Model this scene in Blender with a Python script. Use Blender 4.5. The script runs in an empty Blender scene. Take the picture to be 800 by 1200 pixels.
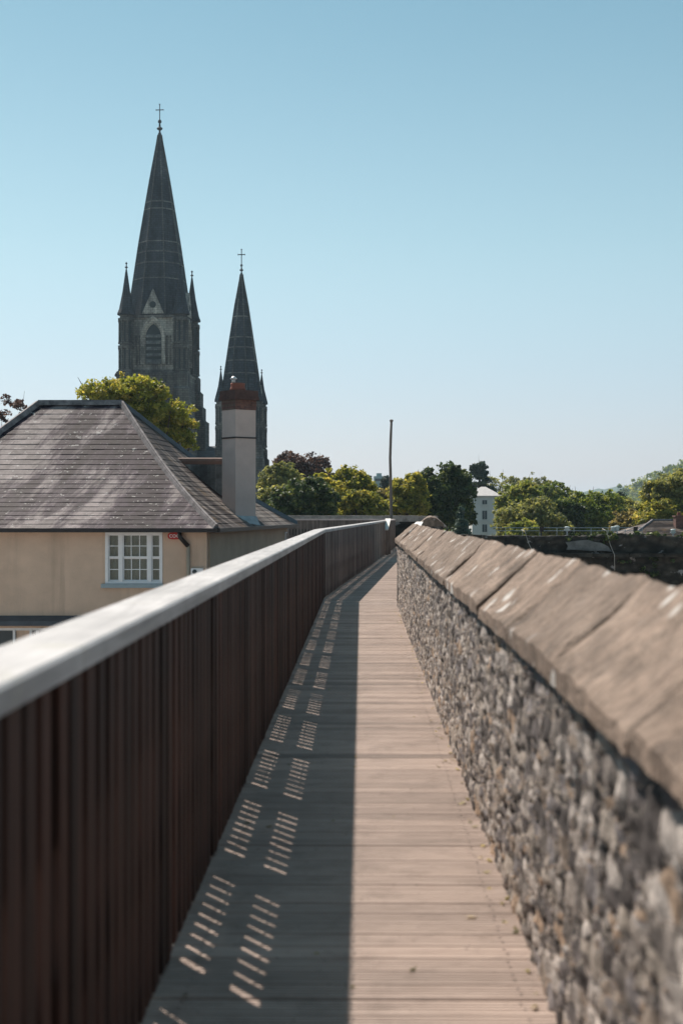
import bpy, math, random
import numpy as np
from mathutils import Vector, Matrix, noise as mnoise

random.seed(7)
RNG = np.random.default_rng(11)
sc = bpy.context.scene
col = sc.collection
R = math.radians

# ------------------------------------------------------------------ camera
EYE = 1.55
F = 1667.0
cam = bpy.data.cameras.new('camera')
co = bpy.data.objects.new('camera', cam)
col.objects.link(co)
co.location = (0, 0, EYE)
co.rotation_euler = (R(90), 0, 0)
cam.sensor_fit = 'VERTICAL'
cam.sensor_height = 36.0
cam.sensor_width = 24.0
cam.lens = 50.0
cam.clip_start = 0.1
cam.clip_end = 20000
cam.dof.use_dof = True
cam.dof.focus_distance = 48.0
cam.dof.aperture_fstop = 2.9
cam.dof.aperture_blades = 7
sc.camera = co

# ------------------------------------------------------------------ light
SUN_EL, SUN_AZ = 48.5, -33.0          # azimuth clockwise from +Y (the view direction)
w = bpy.data.worlds.new('World')
sc.world = w
w.use_nodes = True
wn = w.node_tree
bg = wn.nodes['Background']
sky = wn.nodes.new('ShaderNodeTexSky')
sky.sky_type = 'NISHITA'
sky.sun_disc = False
sky.sun_elevation = R(SUN_EL)
sky.sun_rotation = R(SUN_AZ)
sky.altitude = 20
sky.air_density = 1.0
sky.dust_density = 0.6
sky.ozone_density = 1.2
tint = wn.nodes.new('ShaderNodeMix'); tint.data_type = 'RGBA'; tint.blend_type = 'MULTIPLY'
tint.inputs[0].default_value = 1.0; tint.inputs[7].default_value = (0.90, 1.06, 1.02, 1)
pale = wn.nodes.new('ShaderNodeMix'); pale.data_type = 'RGBA'; pale.inputs[0].default_value = 0.35
pale.inputs[7].default_value = (3.6, 5.4, 6.2, 1)
wn.links.new(sky.outputs[0], tint.inputs[6]); wn.links.new(tint.outputs[2], pale.inputs[6])
# the air near the horizon: the sky's colour by height above it
geo = wn.nodes.new('ShaderNodeTexCoord'); sepz = wn.nodes.new('ShaderNodeSeparateXYZ')
wn.links.new(geo.outputs['Generated'], sepz.inputs[0])
hr = wn.nodes.new('ShaderNodeValToRGB'); wn.links.new(sepz.outputs[2], hr.inputs[0])
cr = hr.color_ramp; cr.interpolation = 'B_SPLINE'
for _ in range(2): cr.elements.new(0.5)
for e_, (p_, c_) in zip(cr.elements, ((0.0, (0.55, 0.415, 0.54)), (0.10, (0.605, 0.515, 0.53)), (0.19, (0.645, 0.60, 0.54)), (0.35, (0.37, 0.45, 0.445)))):
    e_.position = p_; e_.color = (*c_, 1)
adj = wn.nodes.new('ShaderNodeMix'); adj.data_type = 'RGBA'; adj.blend_type = 'MULTIPLY'; adj.inputs[0].default_value = 1.0
wn.links.new(pale.outputs[2], adj.inputs[6]); wn.links.new(hr.outputs[0], adj.inputs[7])
wn.links.new(adj.outputs[2], bg.inputs[0])
bg.inputs[1].default_value = 0.124
sl = bpy.data.lights.new('sun', 'SUN')
so = bpy.data.objects.new('sun', sl)
col.objects.link(so)
sl.energy = 4.5
sl.angle = R(0.7)
sl.color = (1.0, 0.90, 0.80)
sd = Vector((math.sin(R(SUN_AZ)) * math.cos(R(SUN_EL)), math.cos(R(SUN_AZ)) * math.cos(R(SUN_EL)), math.sin(R(SUN_EL))))
so.rotation_euler = (-sd).to_track_quat('-Z', 'Y').to_euler()
so.location = sd * 100
sc.view_settings.view_transform = 'Standard'
sc.view_settings.look = 'None'
sc.view_settings.exposure = 0.75
sc.view_settings.gamma = 1.0
sc.view_settings.use_curve_mapping = False
sc.cycles.max_bounces = 6
sc.cycles.transparent_max_bounces = 8
sc.cycles.volume_bounces = 0

def at(px, py, Y):
    """world point seen at photo pixel (px, py) when it stands Y metres ahead"""
    return Vector(((px - 400) / F * Y, Y, EYE - (py - 600) / F * Y))

# ------------------------------------------------------------------ helpers
class MB:
    def __init__(s):
        s.v = []; s.f = []; s.c = []
        s.M = Matrix.Identity(4)
    def add(s, vs, fs, c=0.5):
        o = len(s.v)
        M = s.M
        s.v += [tuple(M @ Vector(p)) for p in vs]
        s.f += [tuple(i + o for i in f) for f in fs]
        if isinstance(c, (int, float)): s.c += [c] * len(fs)
        else: s.c += list(c)
        return s
    def box(s, x0, x1, y0, y1, z0, z1, c=0.5):
        vs = [(x0,y0,z0),(x1,y0,z0),(x1,y1,z0),(x0,y1,z0),(x0,y0,z1),(x1,y0,z1),(x1,y1,z1),(x0,y1,z1)]
        return s.add(vs, [(0,3,2,1),(4,5,6,7),(0,1,5,4),(1,2,6,5),(2,3,7,6),(3,0,4,7)], c)
    def obox(s, p, u, n, a0, a1, b0, b1, z0, z1, c=0.5):
        """box in a path frame: a along u, b along n"""
        P = lambda a, b, z: (p[0]+u[0]*a+n[0]*b, p[1]+u[1]*a+n[1]*b, z)
        vs = [P(a0,b0,z0),P(a0,b1,z0),P(a1,b1,z0),P(a1,b0,z0),P(a0,b0,z1),P(a0,b1,z1),P(a1,b1,z1),P(a1,b0,z1)]
        return s.add(vs, [(0,3,2,1),(4,5,6,7),(0,1,5,4),(1,2,6,5),(2,3,7,6),(3,0,4,7)], c)
    def prism(s, pts, z0, z1, c=0.5, top_scale=1.0, cx=None, cy=None):
        n = len(pts)
        if cx is None:
            cx = sum(p[0] for p in pts)/n; cy = sum(p[1] for p in pts)/n
        vs = [(p[0],p[1],z0) for p in pts] + [(cx+(p[0]-cx)*top_scale, cy+(p[1]-cy)*top_scale, z1) for p in pts]
        fs = [tuple(reversed(range(n))), tuple(range(n, 2*n))] + [(i,(i+1)%n,n+(i+1)%n,n+i) for i in range(n)]
        return s.add(vs, fs, c)
    def lathe(s, cx, cy, prof, n=8, c=0.5, ph=0.0):
        """prof: list of (r, z) from the bottom up"""
        vs = []
        for r, z in prof:
            for k in range(n):
                a = ph + 2*math.pi*k/n
                vs.append((cx+r*math.cos(a), cy+r*math.sin(a), z))
        m = len(prof)
        fs = [tuple(reversed(range(n)))]
        for i in range(m-1):
            for k in range(n):
                k2 = (k+1) % n
                fs.append((i*n+k, i*n+k2, (i+1)*n+k2, (i+1)*n+k))
        fs.append(tuple(range((m-1)*n, m*n)))
        return s.add(vs, fs, c)
    def tube(s, pts, rads, n=6, c=0.5):
        pts = [Vector(p) for p in pts]
        if isinstance(rads, (int, float)): rads = [rads]*len(pts)
        vs = []
        for i, p in enumerate(pts):
            t = (pts[min(i+1, len(pts)-1)] - pts[max(i-1, 0)])
            t.normalize()
            a = Vector((0,0,1)) if abs(t.z) < 0.9 else Vector((1,0,0))
            x = t.cross(a).normalized(); y = t.cross(x).normalized()
            for k in range(n):
                q = 2*math.pi*k/n
                vs.append(p + (x*math.cos(q) + y*math.sin(q))*rads[i])
        m = len(pts)
        fs = [tuple(range(n)), tuple(reversed(range((m-1)*n, m*n)))]
        for i in range(m-1):
            for k in range(n):
                k2 = (k+1) % n
                fs.append((i*n+k2, i*n+k, (i+1)*n+k, (i+1)*n+k2))
        return s.add(vs, fs, c)
    def extrude(s, outline, y0, y1, c=0.5):
        """a closed outline in x,z pushed through y"""
        n = len(outline)
        vs = [(p[0], y0, p[1]) for p in outline] + [(p[0], y1, p[1]) for p in outline]
        fs = [tuple(range(n)), tuple(reversed(range(n, 2*n)))] + [((i+1)%n, i, n+i, n+(i+1)%n) for i in range(n)]
        return s.add(vs, fs, c)
    def strip(s, inner, outer, y0, y1, c=0.5):
        """band between two open outlines (x,z) pushed through y"""
        n = len(inner)
        for i in range(n-1):
            q = [inner[i], inner[i+1], outer[i+1], outer[i]]
            s.extrude(q, y0, y1, c)
        return s
    def build(s, name, m, parent=None, smooth=False):
        return mkobj(name, s.v, s.f, m, parent, smooth, s.c)

def mkobj(name, v, f, m, parent=None, smooth=False, rnd=None):
    me = bpy.data.meshes.new(name)
    me.from_pydata(v, [], f)
    if rnd is not None and len(rnd) == len(me.polygons):
        at_ = me.attributes.new('rnd', 'FLOAT', 'FACE')
        at_.data.foreach_set('value', np.asarray(rnd, dtype=np.float32))
    if smooth: me.polygons.foreach_set('use_smooth', [True]*len(me.polygons))
    me.materials.append(m)
    o = bpy.data.objects.new(name, me)
    col.objects.link(o)
    if parent is not None: o.parent = parent
    return o

def npobj(name, V, Q, m, parent=None, smooth=False, face_rnd=None, pt_attrs=None):
    me = bpy.data.meshes.new(name)
    nv, nq, k = len(V), len(Q), Q.shape[1]
    me.vertices.add(nv); me.vertices.foreach_set('co', V.astype(np.float32).ravel())
    me.loops.add(nq*k); me.loops.foreach_set('vertex_index', Q.astype(np.int32).ravel())
    me.polygons.add(nq); me.polygons.foreach_set('loop_start', np.arange(0, nq*k, k, dtype=np.int32))
    me.update(calc_edges=True)
    if face_rnd is not None:
        a = me.attributes.new('rnd', 'FLOAT', 'FACE'); a.data.foreach_set('value', face_rnd.astype(np.float32))
    for nm, arr in (pt_attrs or {}).items():
        a = me.attributes.new(nm, 'FLOAT', 'POINT'); a.data.foreach_set('value', arr.astype(np.float32))
    if smooth: me.polygons.foreach_set('use_smooth', np.ones(nq, dtype=bool))
    me.validate()
    me.materials.append(m)
    o = bpy.data.objects.new(name, me)
    col.objects.link(o)
    if parent is not None: o.parent = parent
    return o

def tag(o, label, cat, group=None):
    o['label'] = label; o['category'] = cat
    if group: o['group'] = group
    return o
def thing(name, label, cat, loc=(0,0,0), group=None, rz=0):
    o = bpy.data.objects.new(name, None)
    col.objects.link(o)
    o.location = loc; o.rotation_euler = (0, 0, rz)
    o.empty_display_size = 0.2
    return tag(o, label, cat, group)
def structure(o, kind='structure'):
    o['kind'] = kind
    return o
def displace(o, amp, scale, seed=0.0):
    me = o.data
    for vtx in me.vertices:
        p = vtx.co*scale + Vector((seed, seed*1.7, -seed))
        vtx.co += Vector((mnoise.noise(p), mnoise.noise(p+Vector((9.1,3,1))), mnoise.noise(p+Vector((2,7.7,5)))))*amp

# ------------------------------------------------------------------ materials
class NT:
    def __init__(s, name):
        s.m = bpy.data.materials.new(name); s.m.use_nodes = True
        s.t = s.m.node_tree; s.n = s.t.nodes; s.l = s.t.links
        s.bsdf = s.n['Principled BSDF']; s.out = s.n['Material Output']
        s.bsdf.inputs['Specular IOR Level'].default_value = 0.3
    def link(s, a, b): s.l.new(a, b)
    def coord(s, scale=(1,1,1), rot=(0,0,0), kind='Object'):
        tc = s.n.new('ShaderNodeTexCoord'); mp = s.n.new('ShaderNodeMapping')
        s.link(tc.outputs[kind], mp.inputs[0])
        mp.inputs['Scale'].default_value = scale; mp.inputs['Rotation'].default_value = rot
        return mp.outputs[0]
    def noise(s, vec, scale=5, detail=4, rough=0.6, dist=0.0):
        t = s.n.new('ShaderNodeTexNoise'); s.link(vec, t.inputs['Vector'])
        t.inputs['Scale'].default_value = scale; t.inputs['Detail'].default_value = detail
        t.inputs['Roughness'].default_value = rough; t.inputs['Distortion'].default_value = dist
        return t.outputs['Fac']
    def attr(s, name):
        a = s.n.new('ShaderNodeAttribute'); a.attribute_name = name
        return a.outputs['Fac']
    def ramp(s, fac, stops, interp='LINEAR'):
        r = s.n.new('ShaderNodeValToRGB'); s.link(fac, r.inputs[0])
        cr = r.color_ramp; cr.interpolation = interp
        while len(cr.elements) < len(stops): cr.elements.new(0.5)
        for e, (p, c) in zip(cr.elements, stops):
            e.position = p
            e.color = (c[0], c[1], c[2], 1) if not isinstance(c, (int, float)) else (c, c, c, 1)
        return r.outputs[0]
    def mix(s, fac, a, b, mode='MIX'):
        x = s.n.new('ShaderNodeMix'); x.data_type = 'RGBA'; x.blend_type = mode
        for val, i in ((fac, 0), (a, 6), (b, 7)):
            if isinstance(val, (int, float)): x.inputs[i].default_value = val if i == 0 else (val, val, val, 1)
            elif isinstance(val, tuple): x.inputs[i].default_value = (*val, 1)
            else: s.link(val, x.inputs[i])
        return x.outputs[2]
    def math(s, op, a, b=0.0):
        x = s.n.new('ShaderNodeMath'); x.operation = op
        for val, i in ((a, 0), (b, 1)):
            if isinstance(val, (int, float)): x.inputs[i].default_value = val
            else: s.link(val, x.inputs[i])
        return x.outputs[0]
    def bump(s, h, strength=0.4, dist=0.02):
        b = s.n.new('ShaderNodeBump'); s.link(h, b.inputs['Height'])
        b.inputs['Strength'].default_value = strength; b.inputs['Distance'].default_value = dist
        s.link(b.outputs[0], s.bsdf.inputs['Normal'])
    def fin(s, color, rough=0.8, metal=0.0):
        if isinstance(color, tuple): s.bsdf.inputs['Base Color'].default_value = (*color, 1)
        else: s.link(color, s.bsdf.inputs['Base Color'])
        if isinstance(rough, (int, float)): s.bsdf.inputs['Roughness'].default_value = rough
        else: s.link(rough, s.bsdf.inputs['Roughness'])
        s.bsdf.inputs['Metallic'].default_value = metal
        return s.m

def sub(c, k): return tuple(x*k for x in c)
def noisy(name, c, var=0.25, scale=3.0, rough=0.8, bump=0.0, scl=(1,1,1), bscale=20, metal=0.0, rnd=0.0):
    t = NT(name)
    v = t.coord(scl)
    n = t.noise(v, scale, 5, 0.65)
    colr = t.ramp(n, [(0.25, sub(c, 1-var)), (0.75, sub(c, 1+var))])
    if rnd:
        a = t.attr('rnd')
        colr = t.mix(1.0, colr, t.ramp(a, [(0, 1-rnd), (1, 1+rnd)]), 'MULTIPLY')
    if bump: t.bump(t.noise(v, bscale, 4), bump, 0.02)
    return t.fin(colr, rough, metal)

def wood_mat(name, dark, light, along, rnd=0.45, rough=0.75, stain=None):
    """weathered timber with grain running along one axis"""
    t = NT(name)
    scl = {'x': (1.2, 26, 26), 'y': (26, 1.2, 26), 'z': (26, 26, 1.2)}[along]
    v = t.coord(scl)
    g = t.noise(v, 1.0, 6, 0.7, 0.6)
    g2 = t.noise(t.coord((1.1, 1.1, 1.1)), 1.6, 4)
    c = t.ramp(g, [(0.28, dark), (0.72, light)])
    c = t.mix(1.0, c, t.ramp(g2, [(0.3, 0.75), (0.7, 1.2)]), 'MULTIPLY')
    c = t.mix(1.0, c, t.ramp(t.attr('rnd'), [(0, 1-rnd), (1, 1+rnd)]), 'MULTIPLY')
    if stain: c = t.mix(t.ramp(t.noise(t.coord(), 4, 5), [(0.56, 0), (0.7, 1)]), c, stain)
    t.bump(g, 0.25, 0.006)
    return t.fin(c, rough)

M = {}
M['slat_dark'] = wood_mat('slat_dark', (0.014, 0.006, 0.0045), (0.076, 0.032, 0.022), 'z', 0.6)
M['slat_grey'] = wood_mat('slat_grey', (0.08, 0.062, 0.054), (0.25, 0.20, 0.175), 'z', 0.45)  # paler and greyer than the near slats
M['rail'] = wood_mat('rail_wood', (0.25, 0.235, 0.235), (0.50, 0.475, 0.465), 'y', 0.12, 0.55, (0.36, 0.34, 0.31))
M['rail_far'] = wood_mat('rail_far_wood', (0.30, 0.24, 0.23), (0.50, 0.42, 0.40), 'x', 0.12, 0.6)
M['maroon'] = noisy('maroon_board', (0.045, 0.016, 0.018), 0.3, 6, 0.6)
M['pale_board'] = noisy('pale_board', (0.72, 0.68, 0.63), 0.1, 5, 0.6)

def deck_mat():
    t = NT('deck_boards')
    v = t.coord((2.2, 45, 45))
    g = t.noise(v, 1.0, 6, 0.7, 0.5)
    c = t.ramp(g, [(0.25, (0.255, 0.19, 0.157)), (0.75, (0.455, 0.36, 0.31))])
    c = t.mix(1.0, c, t.ramp(t.attr('rnd'), [(0, 0.66), (0.5, 1.02), (1, 1.30)]), 'MULTIPLY')
    pat = t.noise(t.coord((1, 1, 1)), 1.3, 5, 0.6)
    c = t.mix(1.0, c, t.ramp(pat, [(0.3, 0.86), (0.7, 1.10)]), 'MULTIPLY')
    dirt = t.noise(t.coord((1, 1, 1)), 3.5, 7, 0.75)
    c = t.mix(t.ramp(dirt, [(0.50, 0), (0.70, 0.5)]), c, (0.15, 0.115, 0.095))
    sp = t.noise(t.coord((1, 1, 1)), 30, 2, 0.5)
    c = t.mix(t.ramp(sp, [(0.68, 0), (0.74, 0.6)]), c, (0.10, 0.075, 0.06))
    t.bump(g, 0.3, 0.004)
    return t.fin(c, 0.72)
M['deck'] = deck_mat()

def rubble_mat():
    t = NT('rubble_stone')
    cell = t.attr('cell'); hgt = t.attr('hgt')
    c = t.ramp(cell, [(0.0, (0.07, 0.063, 0.062)), (0.14, (0.16, 0.145, 0.135)), (0.3, (0.30, 0.27, 0.24)),
                      (0.42, (0.12, 0.11, 0.11)), (0.55, (0.36, 0.335, 0.315)), (0.66, (0.23, 0.195, 0.165)),
                      (0.74, (0.31, 0.235, 0.175)), (0.8, (0.19, 0.18, 0.185)), (0.9, (0.42, 0.39, 0.365)), (0.96, (0.26, 0.235, 0.215))], 'CONSTANT')
    n = t.noise(t.coord(), 14, 7, 0.75)
    c = t.mix(1.0, c, t.ramp(n, [(0.30, 0.35), (0.70, 1.6)]), 'MULTIPLY')
    c = t.mix(1.0, c, (1.14, 1.08, 1.05), 'MULTIPLY')
    mort = t.ramp(t.noise(t.coord(), 6, 4), [(0.46, (0.022, 0.019, 0.018)), (0.60, (0.17, 0.15, 0.135))])
    c = t.mix(t.ramp(hgt, [(0.35, 0), (0.8, 1)]), mort, c)
    li = t.noise(t.coord(), 9, 4, 0.6)
    c = t.mix(t.ramp(li, [(0.66, 0), (0.72, 0.7)]), c, (0.55, 0.53, 0.50))
    mo = t.noise(t.coord((1,1,1), (0.4,0,0)), 3.2, 4, 0.6)
    c = t.mix(t.ramp(mo, [(0.64, 0), (0.72, 0.35)]), c, (0.22, 0.16, 0.09))
    t.bump(n, 0.8, 0.03)
    return t.fin(c, 0.9)
M['rubble'] = rubble_mat()

def coping_mat():
    t = NT('coping_sandstone')
    v = t.coord()
    n = t.noise(v, 2.2, 8, 0.7)
    c = t.ramp(n, [(0.25, (0.105, 0.077, 0.061)), (0.5, (0.180, 0.139, 0.114)), (0.78, (0.262, 0.21, 0.178))])
    c = t.mix(1.0, c, t.ramp(t.attr('rnd'), [(0, 0.78), (1, 1.2)]), 'MULTIPLY')
    f = t.noise(v, 40, 4, 0.6)
    c = t.mix(1.0, c, t.ramp(f, [(0.3, 0.82), (0.7, 1.15)]), 'MULTIPLY')
    dk = t.noise(t.coord((1, 1, 2)), 1.1, 6, 0.75)
    c = t.mix(t.ramp(dk, [(0.56, 0), (0.68, 0.75)]), c, (0.065, 0.048, 0.038))
    bd = t.noise(t.coord((0.9, 7.5, 0.9), (0, 0, 0.05)), 1.0, 5, 0.6, 0.8)
    c = t.mix(t.ramp(bd, [(0.585, 0), (0.61, 0.6), (0.64, 0.6), (0.66, 0)]), c, (0.07, 0.05, 0.04))
    mt = t.noise(t.coord(), 9, 6, 0.75)
    c = t.mix(1.0, c, t.ramp(mt, [(0.34, 0.55), (0.66, 1.38)]), 'MULTIPLY')
    c = t.mix(1.0, c, (1.05, 0.985, 0.92), 'MULTIPLY')
    wv = t.n.new('ShaderNodeTexVoronoi'); t.link(t.coord(), wv.inputs['Vector']); wv.inputs['Scale'].default_value = 6.0
    patch = t.noise(t.coord((1,1,1), (0,0.3,0)), 1.7, 3)
    spot = t.math('MULTIPLY', t.ramp(wv.outputs['Distance'], [(0.20, 1), (0.30, 0)]), t.ramp(patch, [(0.49, 0), (0.55, 1)]))
    spot = t.math('MULTIPLY', spot, t.ramp(mt, [(0.36, 0.35), (0.54, 1)]))
    c = t.mix(spot, c, (0.52, 0.49, 0.46))
    t.bump(t.math('ADD', f, t.math('MULTIPLY', mt, 2.0)), 0.6, 0.025)
    return t.fin(c, 0.88)
M['coping'] = coping_mat()

def slate_mat(name, dark, light, streak, along='x', lichen=0.60, warm=0.0):
    t = NT(name)
    sp = t.n.new('ShaderNodeSeparateXYZ'); t.link(t.coord(), sp.inputs[0])
    a_, b_ = (0, 1) if along == 'x' else (1, 0)
    q = t.math('ADD', sp.outputs[a_], t.math('MULTIPLY', sp.outputs[b_], -0.30 if along == 'x' else 0.1))
    cm = t.n.new('ShaderNodeCombineXYZ'); t.link(t.math('MULTIPLY', q, 1.1), cm.inputs[0]); t.link(t.math('MULTIPLY', sp.outputs[b_], 0.28), cm.inputs[1])
    st = t.noise(cm.outputs[0], 0.9, 6, 0.66, 0.12)
    c = t.ramp(st, [(0.44, dark), (0.505, light), (0.575, streak)])
    t.bsdf.inputs['Specular IOR Level'].default_value = 0.12
    c = t.mix(1.0, c, t.ramp(t.attr('rnd'), [(0, 0.72), (1, 1.3)]), 'MULTIPLY')
    n = t.noise(t.coord(), 5.0, 6, 0.7)
    c = t.mix(1.0, c, t.ramp(n, [(0.3, 0.6), (0.72, 1.45)]), 'MULTIPLY')
    li = t.noise(t.coord(), 5.5, 8, 0.75)
    c = t.mix(t.ramp(li, [(lichen, 0), (lichen+0.035, 0.85)]), c, (0.42, 0.40, 0.38))
    if warm:
        wm = t.noise(t.coord(), 1.4, 4)
        c = t.mix(t.ramp(wm, [(0.55, 0), (0.7, warm)]), c, (0.20, 0.13, 0.07))
    t.bump(n, 0.3, 0.02)
    return t.fin(c, 0.72)
M['slate'] = slate_mat('roof_slate', (0.017, 0.0098, 0.0150), (0.040, 0.0265, 0.0375), (0.18, 0.150, 0.148))
M['slate_side'] = slate_mat('roof_slate_hip', (0.028, 0.021, 0.021), (0.062, 0.049, 0.046), (0.16, 0.135, 0.12), 'y', 0.70, 0.6)
M['slate_hung'] = slate_mat('hung_slate', (0.045, 0.055, 0.06), (0.085, 0.10, 0.105), (0.19, 0.21, 0.21), 'x', 0.70)
M['lead'] = noisy('lead_flashing', (0.17, 0.15, 0.15), 0.75, 5, 0.8)
M['lead_blue'] = noisy('lead_dark', (0.06, 0.07, 0.085), 0.4, 3, 0.5)
M['lead_pale'] = noisy('lead_pale', (0.30, 0.34, 0.36), 0.25, 8, 0.5)
M['render'] = noisy('roughcast', (0.65, 0.47, 0.355), 0.13, 1.5, 0.95, 0.8, bscale=60)
def roughcast(name, c_):
    t = NT(name)
    n = t.noise(t.coord(), 1.4, 6, 0.65)
    c = t.ramp(n, [(0.3, sub(c_, 0.86)), (0.7, sub(c_, 1.1))])
    st = t.noise(t.coord((3.2, 3.2, 0.16)), 1.0, 6, 0.7)
    c = t.mix(t.ramp(st, [(0.50, 0), (0.68, 0.38)]), c, sub(c_, 0.55))
    gr = t.noise(t.coord(), 70, 3, 0.6)
    c = t.mix(1.0, c, t.ramp(gr, [(0.3, 0.86), (0.7, 1.12)]), 'MULTIPLY')
    t.bump(gr, 0.8, 0.02)
    return t.fin(c, 0.95)
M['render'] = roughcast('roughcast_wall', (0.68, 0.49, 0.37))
M['render_side'] = noisy('roughcast_shaded', (0.46, 0.36, 0.28), 0.14, 1.5, 0.95, 0.8, bscale=60)  # darker copy of the wall roughcast; the side wall's shade is in the colour
M['chimney'] = noisy('chimney_render', (0.50, 0.40, 0.365), 0.12, 2.2, 0.95, 0.7, bscale=50)
M['white'] = noisy('white_paint', (0.78, 0.77, 0.78), 0.05, 6, 0.45)
M['sill'] = noisy('blue_sill', (0.30, 0.36, 0.39), 0.12, 6, 0.6)
M['gutter'] = noisy('gutter_black', (0.022, 0.017, 0.018), 0.3, 8, 0.4)
M['pipe'] = noisy('pipe_buff', (0.47, 0.36, 0.27), 0.1, 8, 0.6)
M['red'] = noisy('alarm_red', (0.45, 0.028, 0.025), 0.1, 8, 0.4)
M['red_dull'] = noisy('stall_riser_red', (0.34, 0.10, 0.085), 0.15, 4, 0.6)
M['curtain'] = noisy('net_curtain', (0.40, 0.36, 0.32), 0.14, 9, 0.9, scl=(6, 6, 1))
M['interior'] = noisy('dark_interior', (0.035, 0.032, 0.03), 0.5, 2, 0.9)
M['terracotta'] = noisy('terracotta', (0.20, 0.07, 0.048), 0.25, 6, 0.8)
M['ridge_tile'] = noisy('ridge_tile_brown', (0.13, 0.085, 0.07), 0.3, 5, 0.8)
M['metal'] = noisy('grey_metal', (0.55, 0.56, 0.57), 0.1, 6, 0.4, metal=0.6)
M['cable'] = noisy('pale_cable', (0.42, 0.38, 0.34), 0.1, 6, 0.6)
M['pole'] = noisy('old_pole', (0.15, 0.125, 0.11), 0.35, 4, 0.8, scl=(6, 6, 1))
M['glass_lamp'] = noisy('lamp_body', (0.55, 0.62, 0.62), 0.1, 5, 0.35)
M['white_wall'] = noisy('pale_stucco', (0.50, 0.50, 0.48), 0.08, 1.2, 0.9)
M['white_roof'] = noisy('pale_roof', (0.42, 0.40, 0.39), 0.15, 2, 0.7)
M['office'] = noisy('office_wall', (0.25, 0.33, 0.33), 0.1, 0.5, 0.6)
M['dark_glass'] = noisy('dark_glass', (0.05, 0.065, 0.075), 0.3, 2, 0.15)
M['ground'] = noisy('ground_earth', (0.09, 0.085, 0.06), 0.4, 0.15, 0.95)
M['paving'] = noisy('yard_paving', (0.45, 0.41, 0.37), 0.25, 1.0, 0.9)
M['wood_far'] = noisy('woodland', (0.035, 0.055, 0.022), 0.6, 0.11, 0.95, 1.0, bscale=0.35)
M['bark'] = noisy('bark', (0.075, 0.06, 0.045), 0.35, 6, 0.95, 0.6, scl=(1, 1, 0.3))

def brick_mat():
    t = NT('chimney_brick')
    b = t.n.new('ShaderNodeTexBrick'); t.link(t.coord((1, 1, 1), (R(90), 0, 0)), b.inputs['Vector'])
    b.inputs['Color1'].default_value = (0.15, 0.068, 0.053, 1); b.inputs['Color2'].default_value = (0.09, 0.046, 0.04, 1)
    b.inputs['Mortar'].default_value = (0.11, 0.075, 0.06, 1); b.inputs['Scale'].default_value = 4.4
    n = t.noise(t.coord(), 7, 5)
    c = t.mix(1.0, b.outputs[0], t.ramp(n, [(0.3, 0.6), (0.7, 1.4)]), 'MULTIPLY')
    return t.fin(c, 0.9)
M['brick'] = brick_mat()
M['brick_dark'] = noisy('sooty_brick', (0.075, 0.042, 0.037), 0.5, 5, 0.9)

def limestone(name, dark, light, sc_=0.35):
    t = NT(name)
    n = t.noise(t.coord((1, 1, 0.35)), sc_, 7, 0.72)
    c = t.ramp(n, [(0.40, dark), (0.60, light)])
    wst = t.noise(t.coord((1, 1, 0.06)), 1.1, 5, 0.7)
    c = t.mix(1.0, c, t.ramp(wst, [(0.35, 0.65), (0.65, 1.4)]), 'MULTIPLY')
    b = t.n.new('ShaderNodeTexBrick'); t.link(t.coord((1, 1, 1), (R(90), 0, 0)), b.inputs['Vector'])
    b.inputs['Color1'].default_value = (1.15, 1.15, 1.15, 1); b.inputs['Color2'].default_value = (0.8, 0.8, 0.8, 1)
    b.inputs['Mortar'].default_value = (0.6, 0.6, 0.6, 1); b.inputs['Scale'].default_value = 0.8
    b.inputs['Mortar Size'].default_value = 0.03
    c = t.mix(1.0, c, b.outputs[0], 'MULTIPLY')
    c = t.mix(1.0, c, t.ramp(t.attr('rnd'), [(0, 0.7), (1, 1.3)]), 'MULTIPLY')
    return t.fin(c, 0.85)
M['stone'] = limestone('cathedral_stone', (0.05, 0.047, 0.048), (0.19, 0.172, 0.155))
M['stone_pale'] = limestone('cathedral_stone_pale', (0.14, 0.128, 0.12), (0.52, 0.465, 0.405))
M['spire'] = limestone('spire_stone', (0.022, 0.028, 0.039), (0.062, 0.068, 0.080), 0.25)
M['spire_band'] = limestone('spire_band_stone', (0.085, 0.085, 0.085), (0.19, 0.182, 0.17))
M['louvre'] = noisy('belfry_louvre', (0.035, 0.045, 0.05), 0.3, 1, 0.7)

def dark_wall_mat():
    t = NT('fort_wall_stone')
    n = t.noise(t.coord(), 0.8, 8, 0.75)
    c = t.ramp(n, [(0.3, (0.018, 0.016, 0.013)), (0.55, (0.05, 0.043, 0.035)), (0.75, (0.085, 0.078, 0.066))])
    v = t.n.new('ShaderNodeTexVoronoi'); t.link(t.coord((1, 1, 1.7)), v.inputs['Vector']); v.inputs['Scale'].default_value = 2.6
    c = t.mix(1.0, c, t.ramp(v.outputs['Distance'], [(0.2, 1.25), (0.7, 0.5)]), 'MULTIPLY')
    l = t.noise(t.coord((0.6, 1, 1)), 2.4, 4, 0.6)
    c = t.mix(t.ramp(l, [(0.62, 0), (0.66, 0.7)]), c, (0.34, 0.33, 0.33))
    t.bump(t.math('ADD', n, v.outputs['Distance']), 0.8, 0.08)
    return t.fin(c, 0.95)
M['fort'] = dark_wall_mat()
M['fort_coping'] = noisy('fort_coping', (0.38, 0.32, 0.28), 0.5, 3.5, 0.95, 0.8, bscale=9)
M['slab'] = noisy('grey_slab', (0.115, 0.12, 0.12), 0.55, 3.0, 0.9, 0.6, bscale=8)

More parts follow.
